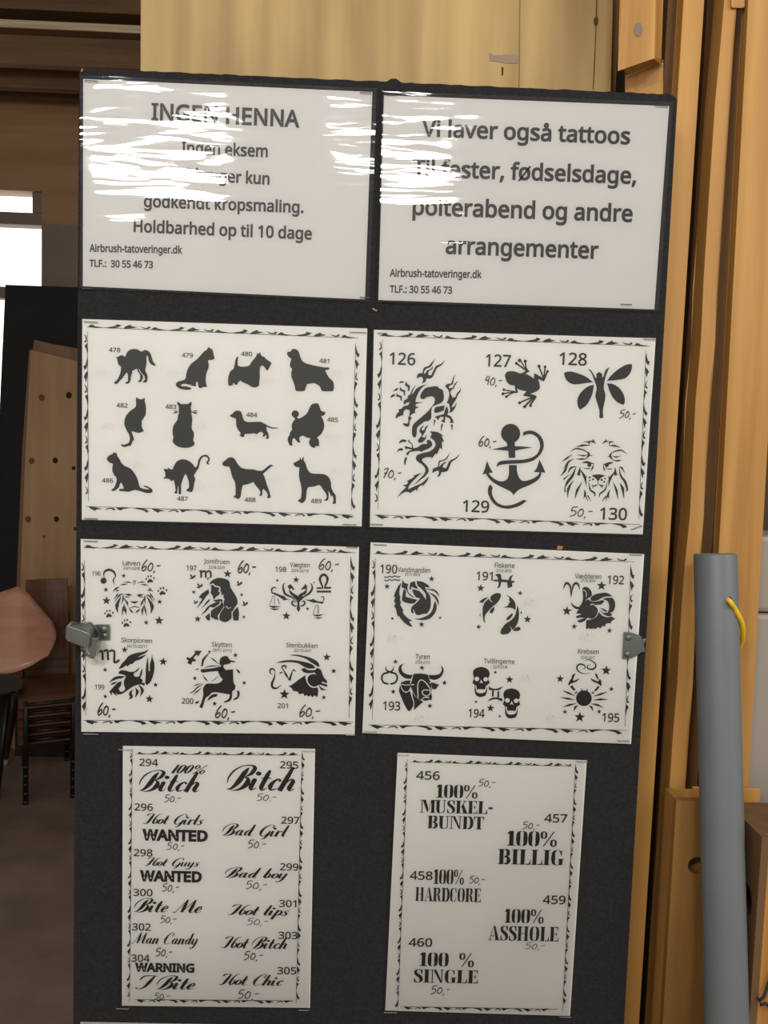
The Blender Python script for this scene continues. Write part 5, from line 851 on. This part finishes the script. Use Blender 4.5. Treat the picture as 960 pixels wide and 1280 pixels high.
motif(DRAG, 'frog_motif', 'black frog with round toes', (600, 438, 10.105), '''p 312,310 345,270 420,262 480,280 510,290 565,270 570,255 445,165 465,155 560,225 500,120 515,115 570,215 560,130 580,130 590,215 625,265 575,295 640,325 680,360 685,285 790,345 730,195 750,195 800,320 815,200 832,205 820,310 845,250 860,262 825,360 805,392 735,360 755,440 750,490 690,530 635,545 715,575 710,600 640,700 620,690 665,620 575,715 555,705 640,610 500,670 490,655 640,590 540,570 590,515 510,500 470,480 480,535 410,545 335,595 325,580 390,540 285,555 285,540 400,522 290,505 295,490 450,515 435,440 380,435 335,390
c 500,126 22;c 572,136 20;c 460,163 18;c 745,199 20;c 822,207 17;c 853,265 17;c 500,662 18;c 563,712 20;c 638,697 18;c 298,495 16;c 290,548 18;c 332,585 17''', '127', (606.4, 457.8, 638, 14.8, 's'), ('40,-', 606.5, 481, 627, 11))
motif(DRAG, 'anchor_motif', 'anchor wound with a rope', (595, 525, 10.105), '''c 437,170 122;p 385,260 490,260 490,330 600,335 715,347 600,365 495,385 495,478 415,478 408,390 310,380 200,370 300,350 395,330
p 415,568 515,570 520,660 560,750 620,770 720,740 790,690 800,660 730,655 770,600 802,500 850,600 875,665 825,660 820,700 780,760 680,820 560,870 500,915 475,950 440,905 330,850 220,790 150,720 125,675 80,690 110,620 138,515 175,600 215,665 160,670 190,710 260,760 330,775 390,750 415,680
p 600,150 680,132 760,155 830,220 857,310 835,400 770,480 690,525 560,548 400,555 300,570 260,595 275,540 330,515 480,505 600,500 700,475 770,430 800,370 808,310 780,230 720,185 660,178 620,190 590,200
p 165,830 185,815 210,855 200,900 215,970 270,1045 360,1080 460,1070 540,1040 600,1010 640,1022 560,1080 470,1110 390,1120 290,1100 210,1040 160,950 150,880''', '129', (578, 639.4, 611, 14.3, 's'), ('60,-', 598.5, 557.5, 620, 12))
motif(DRAG, 'fairy_motif', 'winged figure with raised arms', (700, 450, 9.6), '''p 48,150 120,138 200,155 310,200 395,265 290,280 180,292 110,270 65,220;p 865,50 800,55 700,110 610,190 565,250 680,240 780,220 840,160 862,100
p 405,297 330,320 250,390 210,470 215,550 240,597 320,540 380,430 400,350;p 565,280 640,290 720,345 770,430 778,500 765,540 680,500 610,410
p 338,105 375,125 425,215 440,210 435,170 470,142 505,170 505,215 525,190 545,125 595,85 575,130 545,210 525,330 545,410 540,480 515,600 520,690 490,700 472,690 472,600 435,480 425,420 440,330 410,240 380,160''', '128', (698.5, 455.8, 733, 15, 's'), ('50,-', 773.5, 522, 794, 10))
motif(DRAG, 'lion_motif', 'line-drawn lion face with mane', (695, 540, 9.6), '''t 26 240,180 320,160 410,160;t 20 330,115 400,125 390,155;t 22 380,110 440,115 480,140;t 14 440,90 470,120;t 24 770,185 700,165 630,165;t 20 700,120 650,120 635,160;t 22 650,115 590,115 555,150;t 14 605,90 575,125
t 18 165,245 220,205 270,200 350,225 385,260;t 30 380,230 395,275 360,320;t 18 250,270 330,285 380,270;t 16 380,275 440,285;t 22 240,325 310,325 370,320;t 18 855,270 800,225 760,220 700,235 660,260;t 30 670,240 650,290 690,340;t 18 780,285 720,300 670,285;t 14 660,285 615,295;t 22 790,335 740,345 680,340
t 30 310,370 370,362 470,385;c 400,395 24;t 20 450,385 440,430 415,475;t 13 320,430 380,440 430,430;t 30 690,365 640,375 560,390;c 610,397 24;t 20 570,390 575,440 590,470;t 13 590,435 640,445 690,435
p 425,520 480,510 540,510 590,525 540,550 515,580 495,585 480,560;t 16 500,570 505,620;t 20 505,620 470,645 440,650;t 20 505,620 540,645 565,650;t 16 435,635 450,680;t 16 560,635 548,680;c 405,545 12;c 445,568 12;c 405,580 9;c 590,560 9;c 548,575 13;c 580,598 11
t 24 390,590 410,690 465,735 460,780;t 22 620,590 590,690 530,740 520,785;t 22 65,360 130,315 200,265;t 24 90,450 140,370 215,315;t 28 50,530 110,460 160,330;t 26 140,500 180,430 250,415;t 36 100,680 140,600 200,520 240,420;t 22 110,720 105,650;t 32 140,790 150,680 210,580;t 40 270,520 290,420;t 32 280,440 340,530 365,650;t 18 350,580 370,520;t 30 225,810 255,700 315,600;t 28 330,800 350,740 335,690;t 22 345,740 385,830;t 18 380,760 420,830
t 22 830,500 790,430 750,420;t 30 760,430 775,520 830,600 855,690 840,720;t 36 815,800 800,680 765,610;t 40 715,520 710,430;t 32 715,460 650,560 630,650;t 18 640,560 630,520;t 30 745,810 725,700 685,600;t 28 640,800 625,750 650,690;t 20 620,760 595,830;t 18 600,770 550,835;t 20 90,570 160,510''', '130', (749, 648.9, 783, 14.5, 's'), ('50,-', 712, 645, 740, 12))
# zodiac left
Z = 's'
motif(ZODA, 'lion_motif', 'lion face between paw prints and stars', (115, 695, 9.6), '''t 30 150,270 140,220 160,180 210,165 260,190 282,240 265,275;t 18 275,250 255,290 270,350;c 138,297 37;* 380,237 30;* 167,405 32;* 173,537 54;* 812,550 34;* 650,798 32;* 805,775 58;k 697,280 55;k 845,425 58;k 203,695 56;k 412,808 56
t 18 335,350 380,340 430,335;t 16 380,310 440,315 480,320;t 12 500,290 500,350;t 12 520,290 515,350;t 16 540,325 600,312 640,318;t 18 580,340 630,345 680,355
t 24 250,430 290,390 330,370;t 20 290,420 330,405;t 18 255,525 300,470 310,440;t 20 270,550 330,470 380,455;t 46 305,680 300,590 350,480;t 22 355,580 375,510 370,460;t 26 380,500 420,560 430,600;t 22 360,720 370,640 390,570;t 26 410,710 400,640 385,590;t 16 380,640 410,690
t 18 740,435 700,400 680,375;t 20 670,410 720,415;t 18 760,540 710,470 690,440;t 20 740,560 690,480 640,465;t 46 705,690 720,600 655,480;t 22 640,580 630,510 640,470;t 26 630,500 600,560 585,600;t 22 655,720 640,650 620,570;t 26 605,720 605,650 625,590
t 28 390,460 440,465 480,470;t 16 400,490 460,490;t 28 620,460 570,470 535,470;t 16 610,490 550,490;p 455,540 500,545 560,540 535,560 510,572 480,560;t 13 440,620 480,615 510,605 545,615 575,620;t 24 440,620 470,660 495,685;t 24 580,630 550,660 520,685''', '196', (115.5, 719, 126, 5.2, 's'), ('60,-', 178, 713, 201, 12.5), ('Løven', 153.7, 706, 175.6, 5.4, Z), ('23/7-22/8', 154.5, 711.6, 175, 3.4, 's'), GREYINK)
motif(ZODA, 'maiden_motif', 'long-haired maiden with butterflies', (230, 695, 10.105), '''u 24 195,200 215,190 215,275;u 24 225,205 250,190 272,205 275,275;u 24 285,205 310,190 335,205 340,270;t 18 345,270 300,285 305,310;* 550,225 55;* 122,455 28;* 172,797 45;* 727,490 26;* 757,770 24;b 105,265 46;b 195,380 46;b 145,585 34;b 695,350 44;b 768,605 44
p 325,345 345,315 390,290 450,275 540,295 575,330 590,400 640,480 670,540 675,600 640,650 620,690 600,700 590,640 560,660 540,630 505,650 500,590 510,540 480,500 430,500 390,535 365,560 360,500 340,480 335,440 345,400 320,380
w 15 330,370 335,420 330,470 355,510 365,560;w 15 330,365 370,355 390,380 440,390 455,420 440,440 465,460 450,490;w 13 400,530 440,500 490,495 490,535 510,550
p 185,525 230,470 310,420 315,470 280,510 240,570 160,670 190,610 230,540;p 215,670 260,610 290,570 325,540 320,570 270,620;p 370,560 440,545 490,550 480,590 450,570 400,580
p 215,750 260,690 310,630 390,590 450,570 450,600 380,650 330,640 290,690;p 340,700 400,650 450,620 480,570 500,620 500,640 450,720 425,760 440,810 390,800 340,770;p 265,770 320,720 330,760 325,815 295,810;p 445,780 460,720 500,660 530,640 560,670 590,650 600,700 600,780 560,820 510,835 460,815;p 615,715 680,640 695,720 690,815 625,815''', '197', (233.3, 712.8, 246, 6.2, Z), ('60,-', 298, 715.5, 320, 14), ('Jomfruen', 255, 704, 287.3, 5.4, Z), ('23/8-22/9', 261, 710.5, 281, 3.5, 's'))
motif(ZODA, 'scales_motif', 'pair of scales with twin dragons', (330, 695, 9.6), '''p 632,375 695,375 660,300 660,260 690,215 740,210 775,260 770,310 740,370 805,370 805,393 720,393 720,370 745,300 740,255 715,238 690,260 688,300 710,360 710,393 632,395;p 632,415 805,415 805,438 632,438;* 385,285 42;* 268,720 54;* 160,293 22;* 523,633 24;c 600,318 9
t 28 255,325 230,350 235,410 260,460 340,500 400,560;t 40 300,400 330,450 400,500 410,560;p 280,370 310,335 340,360 365,400 350,415 335,385 310,400;t 26 550,320 575,350 575,400 540,450 480,490 415,560;t 40 515,390 490,440 430,480 410,550;p 520,370 495,330 480,360 445,395 460,410 480,390 505,405
p 345,490 400,470 415,510 440,470 480,490 430,540 425,600 435,630 415,675 390,630 400,600 395,540;t 22 410,590 370,600 335,570 350,540 380,560;t 22 420,590 455,600 490,570 475,540 445,555
t 20 120,450 95,430 95,395 130,375 150,400;p 75,440 130,440 200,470 240,480 270,510 320,530 270,525 240,535 190,495 130,465;u 6 110,470 70,580;u 6 125,480 125,590;u 9 165,510 185,575;t 26 50,595 110,610 200,605;t 22 70,630 130,640 185,632
p 490,520 560,525 590,515 640,540 720,550 700,575 640,560 590,560 540,540;t 14 700,555 720,520 705,485 680,500;u 6 625,590 590,690;u 6 655,585 660,690;u 6 635,580 645,690;t 24 580,700 640,715 715,700;t 20 600,735 650,745 700,735''', '198', (344, 714.4, 358, 6.2, Z), ('60,-', 399, 711.5, 423.5, 13), ('Vægten', 362.3, 708.2, 387.2, 5.4, Z), ('23/9-23/10', 364, 714.6, 386, 3.5, 's'))
motif(ZODA, 'scorpion_motif', 'ragged black scorpion', (118, 793, 9.6), '''u 26 60,215 92,200 100,310;u 26 110,205 155,192 165,310;u 26 175,205 215,192 240,215 238,330 265,332 300,305;* 362,185 42;* 128,425 30;* 825,328 52;* 733,605 32;* 660,775 52;* 130,745 30
p 290,415 330,350 370,310 410,260 490,225 600,205 650,175 620,220 540,260 520,275 630,240 560,295 490,320 455,355 430,355 400,385 380,370 340,400;p 690,230 700,290 720,350 715,450 680,560 630,610 610,580 615,480 620,380 640,265 645,320 650,440 665,440 665,360 680,310
p 285,470 310,435 350,430 400,440 430,450 490,440 545,385 520,440 480,460 470,490 500,510 540,500 560,430 575,410 570,480 550,520 580,550 570,580 605,580 600,620 560,600 500,610 440,640 400,670 370,690 330,715 280,720 250,700 280,740 240,720 215,690 200,740 190,700 175,690 220,640 280,580 325,560 320,610 290,650 310,690 350,680 370,650 355,610 355,560 380,500 340,480
p 175,580 230,520 290,500 370,500 330,525 260,540;p 190,610 220,580 280,565 240,595;t 40 460,660 430,710 445,750 410,780;t 40 490,640 515,690 490,755;t 40 530,600 575,670 550,745''', '199', (119, 861, 131, 5.8, 's'), ('60,-', 123, 893, 145, 14), ('Skorpionen', 152, 802.4, 190.5, 5.5, Z), ('24/10-22/11', 159, 808.9, 184, 3.5, 's'), GREYINK)
motif(ZODA, 'archer_motif', 'centaur archer drawing a bow', (224, 795, 10.105), '''p 190,185 285,185 240,260 225,235 190,265 180,285 210,300 210,320 165,320 150,365 100,340 120,310 90,290 100,265 135,280 165,255 200,215;* 710,242 34;* 197,533 30;* 820,592 -30;* 446,855 34
t 30 270,385 290,370 300,310 340,255 380,215;t 26 380,225 385,195 360,200;t 18 385,265 440,305 510,360;t 20 295,490 330,540 365,575;t 10 395,580 450,545 510,490;p 190,428 240,408 245,425;t 16 310,405 400,380 520,375;p 275,420 400,410 500,390 540,385 520,440 400,450 290,465 270,445
p 510,330 520,285 560,255 610,258 640,300 715,322 690,332 650,328 640,350 560,365 560,395 590,430 680,420 685,580 710,630 700,680 670,695 665,780 640,820 575,845 560,830 620,800 640,740 560,725 430,710 380,750 330,790 310,860 290,915 255,900 265,870 280,840 305,740 300,670 325,620 360,600 480,600 540,565 545,540 565,560 520,515 490,450 530,380 510,350
p 355,820 380,770 430,735 485,735 470,765 430,775;p 685,795 730,770 735,720 720,690 760,695 765,740 740,790 690,810;p 200,850 210,830 255,820 235,855;t 30 720,415 750,450 765,475;t 14 165,640 220,615 290,595;t 18 120,725 180,700 240,640 310,605;t 18 175,745 230,700 280,650''', '200', (227.5, 879, 242, 6.6, Z), ('60,-', 270, 896.5, 294, 14), ('Skytten', 265, 807.8, 290, 5.5, Z), ('23/11-21/12', 266, 814, 290, 3.5, 's'))
motif(ZODA, 'goat_motif', 'goat head with long swept horns', (330, 795, 10.105), '''p 310,243 400,235 500,250 600,280 680,330 705,390 670,380 600,335 520,285 420,255;p 145,340 250,310 370,305 500,325 600,355 650,400 620,410 560,410 500,385 430,345 330,330 230,335
p 468,420 510,402 560,430 640,430 670,400 720,430 740,490 770,540 795,570 795,600 740,575 720,590 800,615 795,645 700,615 650,640 600,630 560,590 550,540 570,500 620,480 660,490 640,460 560,470 500,455;t 28 690,615 730,670 790,680
p 310,635 360,610 440,550 520,495 530,560 570,630 620,655 680,650 685,700 675,775 640,750 610,775 590,750 560,765 540,745 510,760 500,725 440,735 430,705 360,690 350,660
t 24 110,490 75,460 85,420 125,420 140,470;t 32 140,450 130,530 100,600 110,650 160,660 220,620;u 16 195,470 230,458;t 24 265,420 280,390 255,375 225,395 260,460;t 28 235,410 280,490 320,560;t 34 320,560 365,430;t 20 365,425 410,450;* 793,268 52;* 880,443 38;* 755,775 32;* 258,737 70''', '201', (347, 884.5, 360, 6, Z), ('60,-', 375, 895, 400, 13.5), ('Stenbukken', 358, 808.6, 397, 5.5, Z), ('22/12-20/1', 367.5, 814.2, 389, 3.5, 's'), GREYINK)
# zodiac right
motif(ZODB, 'water_bearer_motif', 'figure curled inside a round wave', (470, 700, 10.667), '''u 14 110,220 145,235 180,215 215,230 250,212 290,228 325,215;u 14 110,265 145,280 180,260 215,275 250,258 290,272 325,260;* 742,252 42;* 147,352 42;* 608,860 42;* 855,770 24;c 217,780 16
p 340,305 300,340 270,400 235,490 255,490 240,560 260,570 240,630 260,640 290,760 300,740 360,820 440,880 490,890 440,820 485,805 430,780 370,720 355,690 365,670 320,590 335,570 320,530 325,490 310,450 320,370;p 355,255 375,300 430,320 420,370 440,440 520,500 480,490 430,450 400,390 340,365
p 450,340 460,300 520,280 530,330 570,390 500,370 480,350 460,400 445,380;p 370,380 400,410 395,490 430,500 550,530 500,580 400,570 345,540 350,480
p 540,280 620,290 690,330 720,370 650,360 680,420 720,480 730,540 725,640 680,715 620,720 580,735 530,730 510,690 490,720 465,680 480,620 540,570 590,510 540,500 500,450 480,390 540,400 600,430 645,500 665,520 660,450 600,380 555,340
t 26 660,385 760,400 810,430 845,495;t 30 700,430 780,480 820,540 835,610;p 790,540 810,620 790,700 720,780 620,800 500,785 600,775 700,730 750,670 770,590;w 12 530,300 570,390 630,460 665,520;w 10 500,665 510,700 530,725''', '190', (475, 716, 496.3, 10.5, 's'), None, ('Vandmanden', 497, 714.6, 537.5, 6, Z), ('21/1-20/2', 506, 719.2, 525, 3.5, 's'))
motif(ZODB, 'fish_motif', 'two fish circling head to tail', (590, 700, 12), '''p 345,225 390,205 430,210 445,290 545,300 570,250 620,215 590,280 590,310 640,315 635,340 600,340 605,400 540,425 525,335 440,330 420,400 375,430 395,380 400,325 320,318 320,295 390,295 380,250;* 130,422 62;* 722,498 40;* 832,890 62;* 100,1003 40
p 275,560 310,520 380,495 435,510 430,560 380,640 300,710 225,790 195,840 190,900 205,945 175,920 160,830 160,720 190,640 250,580 290,630 310,635 280,600;p 105,630 170,580 250,555 190,610 165,645;p 265,790 275,750 330,700 335,740 305,800;p 110,825 130,800 125,855
p 510,520 570,550 630,610 655,680 650,755 600,720 470,713 540,685 550,650 575,625 550,600 565,580 545,550;p 680,680 700,740 705,830 690,930 640,1020 600,1050 590,1010 545,985 580,1010 585,1060 540,1105 450,1118 425,1090 440,1040 500,960 590,900 650,820;p 515,910 530,860 605,795 610,830 560,890;p 610,1060 660,1010 720,1005 730,1040 690,1065;p 730,765 755,790 730,815''', '191', (595, 724.8, 615.5, 10.5, 's'), None, ('Fiskene', 618, 709.2, 643, 6, Z), ('21/2-20/3', 620, 714.8, 639, 3.5, 's'))
motif(ZODB, 'ram_motif', 'ram head with coiled horns', (695, 705, 10.667), '''t 34 100,335 120,275 150,255 190,300 200,450;t 34 315,345 300,280 265,255 225,300 200,450;* 607,290 68;* 145,627 68;* 243,833 42;* 713,888 40
p 350,330 380,305 430,315 475,370 475,430 410,470 350,560 310,600 255,595 210,550 195,505 240,550 300,575 340,530 360,450;p 455,460 500,415 580,390 680,385 755,430 640,440 540,490 470,490
p 620,465 680,450 750,450 780,490 790,560 765,630 720,650 740,660 745,690 690,695 620,660 580,600 630,650 690,645 710,580 690,500;p 385,500 430,470 470,495 540,500 620,480 645,495 600,540 500,545 550,590 555,650 520,710 470,730 420,715 380,760 320,780 280,760 310,745 380,720 330,715 270,725 270,690 340,665 270,660 290,620
p 580,580 640,600 690,630 660,640;p 405,750 480,735 540,700 570,640 620,690 690,710 740,700 790,735 740,760 735,790 690,790 660,800 655,835 620,825 590,860 560,840 530,865 490,860 460,870 440,855 400,870 400,800;w 9 360,345 400,370 405,440;w 12 460,548 480,535 510,540;w 9 275,690 330,668''', '192', (758.5, 729.6, 779.5, 10.5, 's'), None, ('Vædderen', 718, 722.6, 751, 5.7, Z), ('21/3-20/4', 725.6, 727.2, 744, 3.5, 's'))
motif(ZODB, 'bull_motif', 'bull head with wide horns', (472, 810, 10.667), '''t 26 105,240 115,290 160,320 205,290 215,240;u 24 140,330 80,345 55,400 80,460 145,480;u 24 175,325 240,345 262,400 235,460 170,480;* 238,183 36;* 592,265 36;* 207,583 38;* 892,465 38;* 697,772 38
p 350,205 320,250 330,310 390,350 470,360 445,410 370,405 300,350 278,290 295,235;p 845,235 855,290 830,340 770,360 680,360 690,410 770,425 850,380 880,310 870,260;p 480,345 580,340 670,355 690,420 715,470 720,560 715,610 725,640 720,695 690,690 640,705 580,690 540,675 500,630 460,560 440,500 460,420
p 305,465 360,440 435,430 435,480 500,490 440,500 430,540 400,580 350,575 320,520;p 715,455 820,490 775,550 730,550 720,500;p 300,490 330,570 380,600 430,570 450,640 480,740 460,800 430,843 400,830 350,740 310,640 285,570;p 460,580 510,650 560,690 610,715 560,760 480,830 490,740 470,650
w 13 540,670 535,500 560,435 600,430 650,470 700,540;w 12 590,590 620,560 700,570 690,620 650,640 610,620 590,580;w 12 590,690 620,660 690,660;w 14 445,490 490,488;w 14 690,465 715,460;w 10 310,480 380,495 430,490;w 12 700,540 705,600''', '193', (478.5, 887, 500, 10.7, 's'), None, ('Tyren', 519, 823.2, 537, 6, Z), ('21/4-21/5', 519, 829.2, 537, 3.5, 's'))
def skull(dx, dy):
    t = '''p 125,300 150,240 240,210 330,240 362,300 350,360 330,365 350,400 365,440 330,465 325,560 300,620 235,635 180,620 150,560 150,470 118,435 135,390 140,360;C 182,380 32;C 305,386 31;q 242,388 272,445 245,432 218,445;w 15 165,470 182,560;w 15 322,470 296,560;q 178,540 210,525 300,530 290,572 240,582 190,575'''
    o = []
    for it in t.split(';'):
        k, *r = it.split(' ')
        if k == 'w': o.append('w ' + r[0] + ' ' + ' '.join('%g,%g' % (float(a.split(',')[0]) + dx, float(a.split(',')[1]) + dy) for a in r[1:]))
        elif k == 'C': a = r[0].split(','); o.append('C %g,%g %s' % (float(a[0]) + dx, float(a[1]) + dy, r[1]))
        else: o.append(k + ' ' + ' '.join('%g,%g' % (float(a.split(',')[0]) + dx, float(a.split(',')[1]) + dy) for a in r))
    return ';'.join(o)
motif(ZODB, 'skulls_motif', 'two grinning skulls', (580, 815, 11.294), skull(0, 0) + ';' + skull(430, 303) + ';p 350,480 380,505 450,520 555,485 500,535 430,540 350,535;u 26 410,540 405,630;u 26 487,555 483,640;p 330,695 380,655 450,640 540,655 540,700 450,665;* 443,287 28;* 643,390 58;* 375,793 58;* 170,703 26;* 505,908 24', '194', (585, 896, 605.5, 10.2, 's'), None, ('Tvillingerne', 604.5, 828.6, 643, 5.7, Z), ('22/5-21/6', 616, 834.8, 634, 3.5, 's'))
motif(ZODB, 'crab_motif', 'black crab with raised claws', (690, 805, 10.105), '''t 22 485,365 400,375 330,340 315,290 350,255 410,270 415,310 380,310;t 22 400,210 470,200 540,240 550,290 510,320 450,305 450,270 490,260
p 245,430 260,390 300,365 280,410 265,450;p 205,510 225,460 250,435 275,465 350,430 310,475 240,500 215,525;p 225,540 255,520 300,580 275,590;p 285,620 310,595 320,610 300,630;p 590,440 570,385 540,370 560,420 580,450;p 625,520 620,460 600,440 580,475 480,430 520,475 580,500 615,530;p 605,545 580,530 530,590 550,600;p 540,620 510,600 500,615 520,630
c 403,685 100;t 20 375,600 375,560;t 20 443,600 443,560;t 26 135,590 210,620 290,655;t 26 105,675 200,690 285,705;t 26 140,795 220,770 310,750;t 30 335,775 295,800 275,850;t 26 700,605 610,635 525,660;t 26 705,700 610,700 525,710;t 26 650,805 570,770 490,755;t 28 465,780 500,800 515,850;* 103,440 52;* 685,335 66;* 750,568 32;* 163,858 32;* 350,925 70;* 595,855 32''', '195', (752, 901.5, 773.5, 10.5, 's'), None, ('Krebsen', 722, 816.6, 748, 5.7, Z), ('22/6-22/7', 725.6, 823, 743, 3.5, 's'))
for x, y in ((655, 757), (724, 800), (518, 902), (650, 852), (682, 902), (484, 802)):
    price('60,-', x, y, x + 19, 10, w=.07).build('faded_price_note', FADED, ZODB)['label'] = 'almost bleached pink pen price'
# word sheets
def words(root, label, items, number, note):
    ink = Ink()
    for kind, *a in items:
        if kind == 's': script(ink, *a)
        elif kind == 'x': stencil(ink, *a)
        else: text(ink, *a)
    o = ink.build('lettering', INK, root); o['label'] = label
    k = Ink(); text(k, *number); k.build('number', INK, o)
    price(*note).build('price_note', PEN, o)
N9 = lambda t, x0, y, x1: (t, x0, y, x1, 8.6, 's')
words(BITE, '100% Bitch in flowing script', [('s', '100%', 214, 966, 260, 11.5), ('s', 'Bitch', 174, 988, 249.5, 26)], N9('294', 174.5, 956.6, 198), ('50.-', 206, 1001.5, 226.5, 9))
words(BITE, 'large Bitch in flowing script', [('s', 'Bitch', 283.5, 986.5, 369, 31)], N9('295', 350, 959.7, 373), ('50.-', 321, 1000, 346, 9))
words(BITE, 'Hot Girls WANTED', [('s', 'Hot Girls', 179.5, 1029, 255, 13.2), ('t', 'WANTED', 178, 1049, 260, 12.6, 'b')], N9('296', 168.5, 1012.3, 191.5), ('50,-', 209, 1061, 231, 9))
words(BITE, 'Bad Girl in flowing script', [('s', 'Bad Girl', 278, 1043.6, 362, 14.8)], N9('297', 351.5, 1028.8, 374.5), ('50.-', 310, 1059, 333, 10))
words(BITE, 'Hot Guys WANTED', [('s', 'Hot Guys', 181, 1081.3, 250, 10.8), ('t', 'WANTED', 175, 1100, 252.5, 12.2, 'b')], N9('298', 167.5, 1069.3, 191), ('50,-', 203, 1113, 224, 9.5))
words(BITE, 'Bad boy in flowing script', [('s', 'Bad boy', 281, 1096, 360, 13)], N9('299', 350, 1087, 373), ('50,-', 307.5, 1110, 334, 10))
words(BITE, 'Bite Me in flowing script', [('s', 'Bite Me', 168, 1139, 253, 17.2)], N9('300', 167, 1119, 191), ('50,-', 201, 1152.5, 221, 8.8))
words(BITE, 'Hot lips in flowing script', [('s', 'Hot lips', 285, 1142.6, 362, 13.2)], N9('301', 349, 1132.8, 370.5), ('50,-', 309, 1155, 335, 8.5))
words(BITE, 'Man Candy in flowing script', [('s', 'Man Candy', 164.5, 1178.5, 248, 14.6)], N9('302', 165.5, 1162, 189), ('50,-', 195, 1194, 215.5, 10))
words(BITE, 'Hot Bitch in flowing script', [('s', 'Hot Bitch', 277, 1184, 359, 14.6)], N9('303', 348, 1172.5, 372), ('50,-', 305, 1198.5, 329, 10.5))
words(BITE, 'WARNING I Bite', [('t', 'WARNING', 169, 1213, 243.5, 10, 'b'), ('s', 'I Bite', 169, 1235, 244.5, 17)], N9('304', 164.5, 1201, 187.5), ('50,-', 193, 1248, 213, 8))
words(BITE, 'Hot Chic in flowing script', [('s', 'Hot Chic', 273.5, 1230, 355, 14)], N9('305', 346.5, 1216.6, 370.5), ('50,-', 297.5, 1247, 324, 11))
NH = lambda t, x0, y, x1: (t, x0, y, x1, 10.2, 's')
words(HARD, '100% MUSKELBUNDT in stencil capitals', [('x', '100%', 545, 996.3, 596.5, 16.3), ('x', 'MUSKEL-', 525, 1015, 615.5, 16), ('x', 'BUNDT', 534, 1034.6, 604.5, 15.8)], NH('456', 520, 973.5, 549.5), ('50,-', 598, 982, 619, 9))
words(HARD, '100% BILLIG in stencil capitals', [('x', '100%', 633, 1056.3, 695.5, 18.5), ('x', 'BILLIG', 622, 1079.3, 704, 18.8)], NH('457', 680, 1027, 708.5), ('50,-', 653, 1035, 674, 9))
words(HARD, '100% HARDCORE in stencil capitals', [('x', '100%', 541.5, 1104, 579.5, 18), ('x', 'HARDCORE', 519, 1125.3, 600.5, 17)], NH('458', 512, 1098.5, 540.5), ('50,-', 586, 1103, 606, 9))
words(HARD, '100% ASSHOLE in stencil capitals', [('x', '100%', 630, 1152.5, 679, 17.2), ('x', 'ASSHOLE', 610, 1174.3, 697.5, 18)], NH('459', 678, 1128.8, 706.5), ('50,-', 656, 1185, 681, 8))
words(HARD, '100% SINGLE in stencil capitals', [('x', '100 %', 524, 1206.6, 592, 17), ('x', 'SINGLE', 517, 1227, 597, 16.3)], NH('460', 510.5, 1182, 540), ('50,-', 538.5, 1241, 562, 10))
